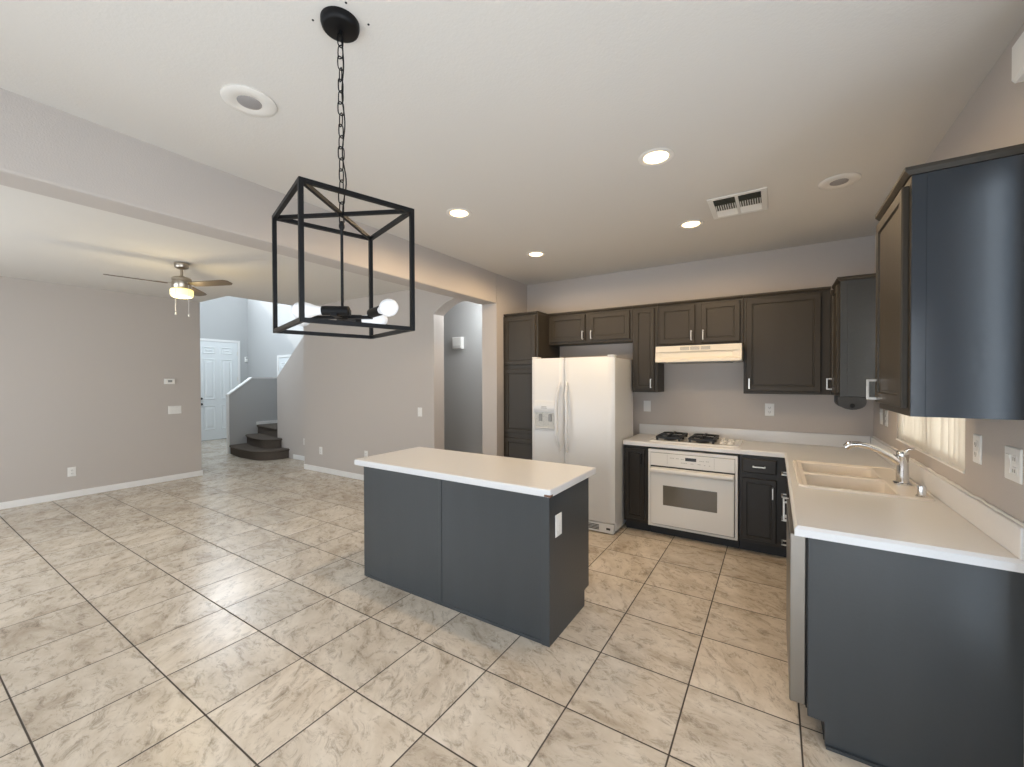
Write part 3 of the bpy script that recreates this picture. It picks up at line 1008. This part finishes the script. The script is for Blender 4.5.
# rim: outer lip, flat deck with two bowl holes (deck made of strips), bowls
zl, zd = ZK + 0.012, ZK + 0.008
s_.loft([rrect(SX0, SX1, SY0, SY1, 0.035, ZK + 0.0005), rrect(SX0 + 0.004, SX1 - 0.004, SY0 + 0.004, SY1 - 0.004, 0.033, zl),
         rrect(SX0 + 0.018, SX1 - 0.018, SY0 + 0.018, SY1 - 0.018, 0.025, zl), rrect(SX0 + 0.026, SX1 - 0.026, SY0 + 0.026, SY1 - 0.026, 0.020, zd)], False, False)
ix0, ix1, iy0, iy1 = SX0 + 0.0255, SX1 - 0.0255, SY0 + 0.0255, SY1 - 0.0255
for (x0, x1, y0, y1) in ((ix0, 0.160, iy0, iy1), (0.560, ix1, iy0, iy1), (0.160, 0.560, iy0, 2.925), (0.160, 0.560, 3.305, 3.345), (0.160, 0.560, 3.710, iy1)):
    s_.box(x0, x1, y0, y1, zd - 0.012, zd)
s_.build('rim', LAMR, sk)
for (x0, x1, y0, y1) in bowls:
    q = MB()
    q.loft([rrect(x0 - 0.001, x1 + 0.001, y0 - 0.001, y1 + 0.001, 0.001, zd + 0.0003), rrect(x0 + 0.006, x1 - 0.006, y0 + 0.006, y1 - 0.006, 0.055, zd - 0.006), rrect(x0 + 0.012, x1 - 0.012, y0 + 0.012, y1 - 0.012, 0.06, zd - 0.14),
            rrect(x0 + 0.05, x1 - 0.05, y0 + 0.05, y1 - 0.05, 0.05, zd - 0.175)], False, True)
    bw = q.build('bowl', LAMR, sk, True)
    MB().lathe([(0.042, 0.0), (0.042, 0.004), (0.030, 0.005), (0.026, 0.001), (0, 0.001)], ((x0 + x1) / 2, (y0 + y1) / 2, zd - 0.1745), 20).build('drain', CHROME, bw, True)

# faucet
fc = thing('faucet', (0.637, 3.235, zd), 'chrome single-lever kitchen faucet with low angled spout', 'faucet')
b = MB()
b.loft([rrect(0.588, 0.661, 3.19, 3.28, 0.02, zd + 0.0005), rrect(0.588, 0.661, 3.19, 3.28, 0.02, zd + 0.008), rrect(0.594, 0.655, 3.20, 3.27, 0.018, zd + 0.012)])
b.build('base_plate', CHROME, fc, True)
b = MB()
b.lathe([(0.030, 0.012), (0.029, 0.05), (0.027, 0.10), (0.027, 0.150), (0.029, 0.158), (0.029, 0.182), (0.024, 0.192), (0, 0.194)], (0.627, 3.235, zd), 24)
b.build('body', CHROME, fc, True)
sp_pts = [(0.625, 3.235, zd + 0.118), (0.575, 3.235, zd + 0.158), (0.525, 3.235, zd + 0.188), (0.475, 3.235, zd + 0.208), (0.430, 3.235, zd + 0.216), (0.400, 3.235, zd + 0.212)]
b = MB()
b.tube(sp_pts, [0.024, 0.020, 0.017, 0.016, 0.017, 0.019], 14)
b.build('spout', CHROME, fc, True)
MB().tube([(0.402, 3.235, zd + 0.214), (0.384, 3.235, zd + 0.206), (0.366, 3.235, zd + 0.190)], [0.0195, 0.021, 0.018], 14).build('spray_head', CHROME, fc, True)
b = MB()
b.tube([(0.640, 3.235, zd + 0.188), (0.655, 3.225, zd + 0.205), (0.672, 3.21, zd + 0.212)], [0.012, 0.008, 0.006], 10)
b.build('lever', CHROME, fc, True)
sd = thing('soap_dispenser', (0.645, 2.945, zd), 'short chrome cap beside the faucet on the sink ledge', 'sink fitting')
MB().lathe([(0.021, 0.0005), (0.021, 0.006), (0.0175, 0.008), (0.0175, 0.052), (0.0155, 0.058), (0, 0.0585)], (0.645, 2.945, zd), 22).build('cap', CHROME, sd, True)
MB().lathe([(0.024, 0.0002), (0.024, 0.004), (0.0215, 0.005)], (0.645, 2.945, zd), 22).build('collar', CHROME, sd, True)

# cooktop
co = thing('gas_cooktop', (-0.66, 4.43, ZK), 'white four-burner gas cooktop set in the back counter', 'cooktop')
b = MB()
b.loft([rrect(-1.060, -0.262, 4.205, 4.690, 0.03, ZK + 0.0005), rrect(-1.058, -0.264, 4.207, 4.688, 0.03, ZK + 0.012), rrect(-1.045, -0.277, 4.22, 4.675, 0.025, ZK + 0.016),
        rrect(-1.030, -0.292, 4.235, 4.66, 0.02, ZK + 0.011)])
b.build('base_tray', WHITE, co, True)
for gx0, gx1 in ((-0.990, -0.775), (-0.690, -0.480)):
    for gy in (4.342, 4.540):
        gxm = (gx0 + gx1) / 2
        bu = MB()
        bu.lathe([(0.062, 0.0115), (0.058, 0.016), (0.045, 0.018), (0.045, 0.026), (0.032, 0.028), (0.032, 0.036), (0.026, 0.039), (0, 0.0395)], (gxm, gy, ZK), 24)
        bu.build('burner', IRON, co, True)
    gr = MB()
    zg = ZK + 0.044
    x0, x1, y0, y1 = gx0, gx1, 4.245, 4.635
    br = 0.0095
    for (p0, p1) in (((x0, y0), (x1, y0)), ((x0, y1), (x1, y1)), ((x0, y0), (x0, y1)), ((x1, y0), (x1, y1)), ((x0, (y0 + y1) / 2), (x1, (y0 + y1) / 2))):
        gr.tube([(p0[0], p0[1], zg), (p1[0], p1[1], zg)], br, square=True)
    xm = (x0 + x1) / 2
    for gy in (4.342, 4.538):
        for dx, dy in ((1, 0), (-1, 0), (0, 1), (0, -1)):
            ex = xm + dx * (x1 - x0) / 2
            ey = gy + dy * 0.097
            gr.tube([(ex, ey, zg), (xm + dx * 0.075, gy + dy * 0.06, zg + 0.013), (xm + dx * 0.022, gy + dy * 0.022, zg + 0.014)], br, square=True)
    for px in (x0 + 0.004, x1 - 0.004):
        for py in (y0 + 0.004, (y0 + y1) / 2, y1 - 0.004):
            gr.tube([(px, py, zg), (px, py, ZK + 0.0115)], br, square=True)
    gr.build('grate', IRON, co)
for i, (kx, ky) in enumerate(((-0.410, 4.325), (-0.345, 4.325), (-0.410, 4.500), (-0.345, 4.500))):
    kb = MB()
    kb.lathe([(0.026, 0.0115), (0.026, 0.018), (0.020, 0.022), (0.019, 0.030), (0, 0.0305)], (kx, ky, ZK), 20)
    kb.box(kx - 0.006, kx + 0.006, ky - 0.021, ky + 0.021, ZK + 0.030, ZK + 0.044, bevel=0.003)
    kb.build('knob', WHITE, co, True)

# ------------------------------------------------------------------ refrigerator
rf = thing('refrigerator', (-1.78, 4.25, 0), 'white side-by-side refrigerator with ice dispenser', 'refrigerator')
fx0, fx1, fy = -2.244, -1.3155, 3.924
seam = -1.857
MB().box(fx0 + 0.004, fx1 - 0.002, fy + 0.068, 4.575, 0.025, 1.745, bevel=0.006).build('cabinet_body', FRIDGEM, rf)
FF = frame((0, fy, 0), (0, -1, 0))


def fdoor(nm, x0, x1):
    d = MB()
    # gently crowned front
    rings = []
    r = 0.022
    for z, ins in ((0.115, 0.004), (0.121, 0.0), (1.750, 0.0), (1.757, 0.005)):
        ring = []
        n = 14
        for i in range(n + 1):
            s = i / n
            x = x0 + ins + (x1 - x0 - 2 * ins) * s
            e = min(s, 1 - s) * (x1 - x0)
            yy = fy + ins + (0.0 if e >= r else (r - math.sqrt(max(r * r - (r - e) ** 2, 0))))
            ring.append((x, yy, z))
        ring += [(x1 - ins, fy + 0.064, z), (x0 + ins, fy + 0.064, z)]
        rings.append(ring)
    d.loft(rings)
    return d.build(nm, FRIDGEM, rf, True)


fd1 = fdoor('freezer_door', fx0, seam - 0.003)
fd2 = fdoor('fridge_door', seam + 0.003, fx1)
for d_, x, s in ((fd1, seam - 0.040, -1), (fd2, seam + 0.040, 1)):
    hb = MB()
    pts4, rad = [], []
    for i in range(19):
        a = i / 18
        z = 0.78 + 0.72 * a
        bow = math.sin(math.pi * a)
        pts4.append((x + s * 0.020 * bow, fy - 0.004 - 0.055 * min(1, bow * 1.8), z))
        rad.append(0.013 + 0.004 * bow)
    hb.tube(pts4, rad, 12)
    hb.build('handle', FRIDGEM, d_, True)
ds = MB(FF)
ds.panel(-2.212, -1.922, 0.985, 1.305, [(0, 0.0005), (0.003, 0.014), (0.012, 0.018), (0.020, 0.018), (0.026, 0.003)])
dso = ds.build('dispenser', FRIDGEM, fd1)
MB(FF).panel(-2.184, -1.950, 1.015, 1.180, [(0, 0.0035), (0.002, 0.0045)]).build('dispenser_recess', DISPM, dso)
dp = MB(FF)
dp.prism([(-0.0035, 1.185), (-0.022, 1.187), (-0.034, 1.215), (-0.030, 1.262), (-0.018, 1.292), (-0.0035, 1.294)], 'x', -2.196, -1.938)
dp.build('control_pod', FRIDGEM, dso, True)
MB(FF).box(-2.105, -2.035, -0.0355, -0.033, 1.225, 1.232).box(-2.100, -2.040, -0.0345, -0.0315, 1.240, 1.246).build('pod_print', INK, dso)
for u in (-2.125, -2.01):
    MB(FF).prism([(-0.0046, 1.165), (-0.014, 1.150), (-0.016, 1.090), (-0.0046, 1.085)], 'x', u - 0.018, u + 0.018).build('paddle', GREYP, dso)
MB(FF).box(-2.180, -1.954, -0.030, -0.0046, 1.012, 1.022, bevel=0.003).build('drip_tray', FRIDGEM, dso)
kg = MB(FF).box(fx0 + 0.02, fx1 - 0.012, -0.0 + 0.012, 0.066, 0.012, 0.105, bevel=0.004).build('kick_grille', FRIDGEM, rf)
gs = MB(FF)
for j in range(4):
    gs.box(fx0 + 0.12, fx1 - 0.16, 0.0095, 0.0118, 0.035 + j * 0.014, 0.042 + j * 0.014)
gs.build('grille_slots', DARKP, kg)
MB(FF).box(fx1 - 0.085, fx1 - 0.045, 0.0095, 0.0118, 0.045, 0.065).build('badge_screw_cover', DARKP, kg)
for x in (fx0 + 0.03, fx1 - 0.05):
    MB().box(x - 0.025, x + 0.045, fy + 0.006, fy + 0.10, 1.7575, 1.775, bevel=0.007).build('hinge_cover', FRIDGEM, rf)
for x in (fx0 + 0.06, fx1 - 0.06):
    for y in (fy + 0.10, 4.50):
        MB().cyl((x, y, 0.001), (x, y, 0.0245), 0.02, n=12).build('foot', DARKP, rf)

# ------------------------------------------------------------------ island
il = thing('kitchen_island', (-1.9, 2.4, 0), 'dark grey kitchen island with a white laminate top', 'kitchen island')
ix0_, ix1_, iy0_, iy1_ = -2.712, -1.084, 2.104, 2.690
MB().prism([(iy0_ + 0.008, 0.001), (iy1_ - 0.075, 0.001), (iy1_ - 0.075, 0.105), (iy1_ - 0.0205, 0.105), (iy1_ - 0.0205, 0.868), (iy0_ + 0.008, 0.868)], 'x', ix0_ + 0.018, ix1_ - 0.018).build('carcass', CAB, il)
ENDP = [(iy0_ + 0.0, 0.001), (iy1_ - 0.075, 0.001), (iy1_ - 0.075, 0.108), (iy1_, 0.108), (iy1_, 0.868), (iy0_ + 0.0, 0.868)]
MB().prism(ENDP, 'x', ix1_ - 0.0175, ix1_).build('end_panel', CAB, il)
MB().prism(ENDP, 'x', ix0_, ix0_ + 0.0175).build('end_panel', CAB, il)
sx = -1.916
MB().box(ix0_ + 0.018, sx - 0.012, iy0_ + 0.001, iy0_ + 0.0075, 0.022, 0.868).build('back_panel', CAB, il)
MB().box(sx + 0.012, ix1_ - 0.052, iy0_ + 0.001, iy0_ + 0.0075, 0.022, 0.868).build('back_panel', CAB, il)
MB().box(sx - 0.0115, sx + 0.0115, iy0_ - 0.004, iy0_ + 0.0075, 0.001, 0.868, bevel=0.002).build('seam_batten', CAB, il)
MB().box(ix1_ - 0.0515, ix1_ + 0.001, iy0_ - 0.007, iy0_ - 0.0005, 0.001, 0.868, bevel=0.002).build('corner_stile', CAB, il)
MB().box(ix0_ + 0.018, ix1_ - 0.052, iy0_ - 0.004, iy0_ + 0.0075, 0.001, 0.0215, bevel=0.002).build('base_strip', CAB, il)
FI = frame((0, iy1_ - 0.020, 0), (0, 1, 0))
for j in range(3):
    u0 = -ix1_ + 0.03 + j * 0.525
    door(FI, il, u0, u0 + 0.50, 0.13, 0.66, (u0 + 0.46, 0.58))
    door(FI, il, u0, u0 + 0.50, 0.70, 0.845, (u0 + 0.25, 0.772, False), DRAW_PROF, 'drawer')
FIE = frame((ix1_, 0, 0), (1, 0, 0))
plate('outlet', FIE, 2.215, 0.672, 0.080, 0.130, '', '', 'outlet', parent=il)
it = MB()
it.loft([[(x, y, z) for x, y, z in rrect(-2.787 + i, -1.061 - i, 2.069 + i, 2.779 - i, 0.012, z)] for i, z in
         ((0.004, 0.869), (0.0, 0.873), (0.0, 0.906), (0.003, 0.912), (0.009, 0.914))])
top = it.build('top', LAM, il)
top['label'] = 'white laminate top with rounded edge'
MB().prism([(-1.0995, 2.0668), (-1.0600, 2.0668), (-1.0600, 2.098), (-1.068, 2.085), (-1.078, 2.076)], 'z', 0.872, 0.884).build('edge_chip', CHIP, top)

# ------------------------------------------------------------------ ceiling fittings
CL = [(-0.567, 2.408), (-1.999, 2.417), (-0.574, 3.601), (-2.012, 3.622)]
LB = ['lit round recessed light nearest the ceiling vent and the camera', 'lit round recessed light between the pendant and the kitchen beam',
      'lit round recessed light just left of the ceiling vent', 'lit round recessed light furthest back above the pantry corner']
for (x, y), lb in zip(CL, LB):
    t = thing('recessed_light', (x, y, ZC), lb, 'ceiling light', 'recessed lights in the kitchen ceiling')
    MB().lathe([(0.095, -0.0003), (0.095, -0.004), (0.086, -0.008), (0.072, -0.006), (0.068, -0.0025), (0.062, -0.0015)], (x, y, ZC), 36).build('trim_ring', BAFFLE, t, True)
    MB().lathe([(0.0675, -0.0022), (0.058, -0.0075), (0.03, -0.0105), (0, -0.011)], (x, y, ZC), 30).build('lens', LENS, t, True)
    l = bpy.data.lights.new('recessed_lamp', 'SPOT')
    l.energy = 34
    l.color = WARM
    l.spot_size = R(178)
    l.spot_blend = 0.38
    l.shadow_soft_size = 0.06
    lo = bpy.data.objects.new('recessed_lamp', l)
    C.objects.link(lo)
    lo.location = (x, y, ZC - 0.03)
for (x, y), lb in zip([(-1.982, 0.945), (0.338, 3.327)], ['unlit white recessed fitting with grey centre above the pendant, near the beam', 'unlit white recessed fitting with grey centre above the far right corner cabinet']):
    t = thing('recessed_light', (x, y, ZC), lb, 'ceiling light', 'unlit recessed fittings')
    MB().lathe([(0.108, -0.0003), (0.108, -0.005), (0.098, -0.011), (0.075, -0.012), (0.056, -0.010), (0.046, -0.006)], (x, y, ZC), 40).build('trim_ring', BAFFLE, t, True)
    MB().lathe([(0.050, -0.0035), (0.047, -0.009), (0.040, -0.0115), (0, -0.0125)], (x, y, ZC), 30).build('lamp_face', GREYB, t, True)

# air register
vt = thing('ceiling_vent', (-0.226, 3.372, ZC), 'white rectangular air vent in the kitchen ceiling', 'air vent')
vx0, vx1, vy0, vy1 = -0.405, -0.046, 3.170, 3.580
b = MB()
fb = 0.036
zf = ZC - 0.0005
b.box(vx0, vx1, vy0, vy0 + fb, zf - 0.007, zf, bevel=0.003)
b.box(vx0, vx1, vy1 - fb, vy1, zf - 0.007, zf, bevel=0.003)
b.box(vx0, vx0 + fb, vy0 + fb, vy1 - fb, zf - 0.007, zf, bevel=0.003)
b.box(vx1 - fb, vx1, vy0 + fb, vy1 - fb, zf - 0.007, zf, bevel=0.003)
xm = (vx0 + vx1) / 2
b.box(xm - 0.010, xm + 0.010, vy0 + fb, vy1 - fb, zf - 0.009, zf, bevel=0.002)
b.build('frame', PLAST, vt)
MB().box(vx0 + fb, vx1 - fb, vy0 + fb, vy1 - fb, zf - 0.0015, zf - 0.0002).build('duct_opening', DUCT_SHADE, vt)
for x0, x1 in ((vx0 + fb, xm - 0.0102), (xm + 0.0102, vx1 - fb)):
    b = MB()
    for j in range(4):      # blades throwing toward the camera, coloured dark for their shaded side
        y = vy0 + fb + 0.012 + j * 0.026
        b.prism([(y, zf - 0.0018), (y + 0.003, zf - 0.0018), (y - 0.008, zf - 0.012), (y - 0.010, zf - 0.012)], 'x', x0, x1)
    b.build('louver_blades', DUCT_SHADE, vt)
    b = MB()
    n = 9
    for j in range(n):
        x = x0 + (x1 - x0) * (j + 0.5) / n
        b.box(x - 0.0022, x + 0.0022, vy0 + 0.155, vy0 + 0.250, zf - 0.012, zf - 0.0016)
    b.build('cross_vanes', PLAST, vt)
    b = MB()
    for j in range(4):
        y = vy0 + 0.262 + j * 0.026
        b.prism([(y, zf - 0.0018), (y + 0.003, zf - 0.0018), (y + 0.026, zf - 0.010), (y + 0.024, zf - 0.012)], 'x', x0, x1)
    b.build('louver_blades', PLAST, vt)

# ------------------------------------------------------------------ pendant lantern
PX, PY, PR = -1.307, 0.928, 1.267
ZT_, ZB_ = 2.128, 1.716
CX, CY = -1.280, 0.909
pl = thing('pendant_lantern', (PX, PY, ZB_), 'black open box-frame pendant lantern hanging on a chain', 'pendant light')
b = MB()
b.lathe([(0.0635, 0), (0.0635, -0.012), (0.060, -0.024), (0.052, -0.030), (0.010, -0.033), (0, -0.0335)], (CX, CY, ZC - 0.0005), 36)
b.cyl((CX, CY, ZC - 0.033), (CX, CY, ZC - 0.048), 0.007, n=10)
b.build('canopy', BLACK, pl, True)


def lw(x, y, z):
    return Vector((PX + x * math.cos(PR) - y * math.sin(PR), PY + x * math.sin(PR) + y * math.cos(PR), z))


hx, hy = 0.178, 0.1875
br = 0.0068
b = MB()
b.M = Matrix.Translation((PX, PY, 0)) @ Matrix.Rotation(PR, 4, 'Z')
for z in (ZT_, ZB_):
    b.box(-hx - br, hx + br, -hy - br, -hy + br, z - br, z + br)
    b.box(-hx - br, hx + br, hy - br, hy + br, z - br, z + br)
    b.box(-hx - br, -hx + br, -hy + br, hy - br, z - br, z + br)
    b.box(hx - br, hx + br, -hy + br, hy - br, z - br, z + br)
for sx_ in (-1, 1):
    for sy_ in (-1, 1):
        b.box(sx_ * hx - br, sx_ * hx + br, sy_ * hy - br, sy_ * hy + br, ZB_ + br, ZT_ - br)
b.build('cage_frame', BLACK, pl)
b = MB()
for sgn in (1, -1):
    p0, p1 = lw(-hx + br, -sgn * (hy - br), ZT_), lw(hx - br, sgn * (hy - br), ZT_)
    b.tube([p0, p1], 0.0062, square=True)
b.build('top_cross_bars', BLACK, pl)


def link(mb, z0, z1, ang, wd=0.0105, r=0.0021):
    pts = []
    f = max(0, ((z0 + z1) / 2 - 2.09) / (ZC - 0.04 - 2.09))
    qx, qy = PX + (CX - PX) * f, PY + (CY - PY) * f
    zc, hl = (z0 + z1) / 2, (z1 - z0) / 2
    for i in range(16):
        a = 2 * math.pi * i / 16
        ca, sa = math.cos(a), math.sin(a)
        sx2 = math.copysign(abs(ca) ** 0.6, ca) * wd
        sz2 = math.copysign(abs(sa) ** 0.6, sa) * hl
        pts.append((qx + sx2 * math.cos(ang), qy + sx2 * math.sin(ang), zc + sz2))
    mb.tube(pts, r, 6, closed=True)


b = MB()
zt = ZC - 0.040
nL = 17
pitch = (zt - 2.095) / nL
for i in range(nL):
    z1 = zt - i * pitch
    link(b, z1 - pitch - 0.008, z1, PR + 0.3 + (math.pi / 2 if i % 2 else 0) + 0.25 * math.sin(i * 1.7))
b.build('chain', BLACK, pl, True)
b = MB()
pts5 = []
for i in range(40):
    a = i / 39
    off = 0.004 + 0.010 * math.sin(a * math.pi * 3.2) ** 2 * (0.5 + a)
    pts5.append((CX + (PX - CX) * a + 0.844 * off, CY + (PY - CY) * a + 0.536 * off, ZC - 0.036 - a * (ZC - 0.036 - 2.10)))
b.tube(pts5, 0.0024, 6)
b.build('cord', BLACK, pl, True)
b = MB()
b.lathe([(0.0, 0.02), (0.006, 0.018), (0.010, 0.004), (0.010, -0.004), (0.005, -0.014), (0.005, -0.31), (0.011, -0.315), (0.011, -0.320)], (PX, PY, 2.085), 16)
b.build('rod', BLACK, pl, True)
b = MB()
b.lathe([(0.0, 0.006), (0.030, 0.004), (0.030, -0.022), (0.018, -0.030), (0, -0.0305)], (PX, PY, 1.783), 24)
hub = b.build('hub', BLACK, pl, True)
VR, VA = Vector((0.844, 0.536, 0)), Vector((-0.536, 0.844, 0))
b = MB()
b.M = Matrix.Translation((PX, PY, 1.772)) @ Matrix.Rotation(math.atan2(0.536, 0.844), 4, 'Z')
b.box(-0.105, 0.105, -0.011, 0.011, -0.016, -0.006)
b.box(-0.011, 0.011, -0.075, -0.011, -0.016, -0.006)
b.box(-0.011, 0.011, 0.011, 0.095, -0.016, -0.006)
b.build('socket_arms', BLACK, pl)
for sx_, sy_, deg in ((0.048, -0.055, 186), (0.102, 0.000, 310), (-0.070, 0.120, 10), (-0.100, 0.000, 130)):
    dv = VR * math.cos(R(deg)) + VA * math.sin(R(deg))
    base = Vector((PX, PY, 1.775)) + VR * sx_ + VA * sy_
    rot3 = dv.to_track_quat('Z', 'Y').to_matrix()
    b = MB()
    b.lathe([(0.010, 0.0), (0.0165, 0.004), (0.0165, 0.090), (0.0145, 0.092)], base, 20, rot3)
    so = b.build('socket', BLACK, pl, True)
    b = MB()
    b.lathe([(0.0135, 0.0855), (0.0140, 0.097), (0.0175, 0.113), (0.0245, 0.131), (0.0290, 0.147), (0.0290, 0.160), (0.0240, 0.176), (0.013, 0.187), (0, 0.190)], base, 24, rot3)
    b.build('bulb', BULB, so, True)['label'] = 'frosted white bulb'

for px_, py_, lb in ((-1.352, 0.853, 'tiny dark screw hole in the ceiling left of the pendant canopy'),
                     (-1.205, 0.968, 'tiny dark screw hole in the ceiling right of the pendant canopy'),
                     (-1.198, 0.873, 'tiny dark screw hole in the ceiling above the pendant canopy at the frame edge')):
    tag(MB().lathe([(0.004, -0.0002), (0.0035, -0.002), (0, -0.0022)], (px_, py_, ZC), 10).build('screw_hole', HOLE), lb, 'screw hole', 'screw holes round the pendant canopy')

# ------------------------------------------------------------------ ceiling fan
FXc, FYc = -5.328, 1.846
fn = thing('ceiling_fan', (FXc, FYc, ZC), 'brushed metal ceiling fan with lit drum light in the living room', 'ceiling fan')
MB().lathe([(0.052, -0.0005), (0.066, -0.008), (0.066, -0.035), (0.060, -0.052), (0.034, -0.066), (0.018, -0.072)], (FXc, FYc, ZC), 32).build('canopy', FANMET, fn, True)
MB().cyl((FXc, FYc, ZC - 0.072), (FXc, FYc, ZC - 0.150), 0.0135, n=16).build('downrod', FANMET, fn, True)
MB().lathe([(0.018, -0.138), (0.026, -0.142), (0.030, -0.152), (0.076, -0.158), (0.086, -0.168), (0.086, -0.190), (0.080, -0.195), (0.080, -0.200), (0.086, -0.205), (0.086, -0.268), (0.078, -0.278), (0.0, -0.279)], (FXc, FYc, ZC), 36).build('motor_housing', FANMET, fn, True)
MB().lathe([(0.084, -0.2795), (0.096, -0.283), (0.100, -0.292), (0.100, -0.338), (0.093, -0.356), (0.076, -0.366), (0, -0.370)], (FXc, FYc, ZC), 36).build('drum_light', FANL, fn, True)
FWD = math.atan2(0.844, -0.536)       # direction away from the camera, seen from above
RTA = math.atan2(0.536, 0.844)
for dirdeg, pitchd in ((-98, -11), (22, -11), (142, -11)):
    a = R(dirdeg)
    Mb = Matrix.Translation((FXc, FYc, ZC - 0.232)) @ Matrix.Rotation(a, 4, 'Z') @ Matrix.Rotation(R(pitchd), 4, 'X')
    b = MB(Mb)
    prof = [(0.125, 0.042), (0.17, 0.052), (0.35, 0.058), (0.52, 0.060), (0.562, 0.056), (0.596, 0.032)]
    out = [(x, -w_) for x, w_ in prof] + [(x, w_ * (0.95 if i < 1 else 1)) for i, (x, w_) in enumerate(reversed(prof))]
    b.prism(out, 'z', -0.004, 0.004)
    bl = b.build('blade', BLADEM, fn)
    b = MB(Mb)
    b.box(0.085, 0.20, -0.020, 0.020, 0.0045, 0.010, bevel=0.002)
    b.box(0.17, 0.215, -0.040, 0.040, 0.0045, 0.010, bevel=0.002)
    b.build('blade_iron', FANMET, bl)
for off, zl_ in ((0.010, 2.225), (0.150, 2.205)):
    ox, oy = 0.844 * off + 0.536 * 0.10, 0.536 * off - 0.844 * 0.10
    b = MB()
    b.cyl((FXc + ox, FYc + oy, ZC - 0.26), (FXc + ox, FYc + oy, zl_ + 0.02), 0.0022, n=6)
    b.lathe([(0.002, 0.03), (0.007, 0.022), (0.008, 0.004), (0.003, 0)], (FXc + ox, FYc + oy, zl_ - 0.01), 10)
    b.build('pull_chain', PLAST, fn, True)
l = bpy.data.lights.new('fan_lamp', 'POINT')
l.energy = 15
l.color = (1.0, 0.80, 0.45)
l.shadow_soft_size = 0.12
lo = bpy.data.objects.new('fan_lamp', l)
C.objects.link(lo)
lo.location = (FXc, FYc, ZC - 0.42)

# hall ceiling lamp behind the arch
t = thing('hall_light', (-3.45, 4.75, ZC), 'round flush ceiling light in the hall behind the arch', 'ceiling light')
MB().lathe([(0.15, -0.0005), (0.15, -0.02), (0.14, -0.024)], (-3.45, 4.75, ZC), 28).build('base_ring', PLAST, t, True)
MB().lathe([(0.139, -0.0245), (0.12, -0.06), (0.07, -0.085), (0, -0.095)], (-3.45, 4.75, ZC), 28).build('dome', mat('lit_dome_glass', (0.9, 0.9, 0.9), 0.5, emit=((1, 0.97, 0.92), 1.5)), t, True)
l = bpy.data.lights.new('hall_lamp', 'POINT')
l.energy = 40
l.color = (0.90, 0.96, 1.0)
l.shadow_soft_size = 0.06
lo = bpy.data.objects.new('hall_lamp', l)
C.objects.link(lo)
lo.location = (-3.45, 4.80, ZC - 0.115)

# ------------------------------------------------------------------ vertical blinds in the sink window
vb = thing('vertical_blind', (XR + 0.01, 3.3, WZ0), 'cream vertical blinds drawn across the sink window', 'window blind')
MB().box(XR - 0.012, XR + 0.045, WY0 + 0.006, WY1 - 0.006, WZ1 - 0.05, WZ1 - 0.006, bevel=0.003).build('headrail', PLAST, vb)
nS = 16
for i in range(nS):
    y = WY0 + 0.05 + (WY1 - WY0 - 0.10) * i / (nS - 1)
    Ms = Matrix.Translation((XR + 0.014, y, 0)) @ Matrix.Rotation(R(90 + 7 + random.choice((-9, -3, 0, 3, 9))), 4, 'Z')
    b = MB(Ms)
    rings = []
    for z in (WZ0 + 0.006, WZ1 - 0.051):
        ring = []
        for j in range(7):
            s = -1 + 2 * j / 6
            ring.append((0.0445 * s, 0.006 * (1 - s * s), z))
        ring += [(p[0], p[1] - 0.0012, z) for p in reversed(ring)]
        rings.append(ring)
    b.loft(rings)
    b.build('slat', BLIND, vb, True)
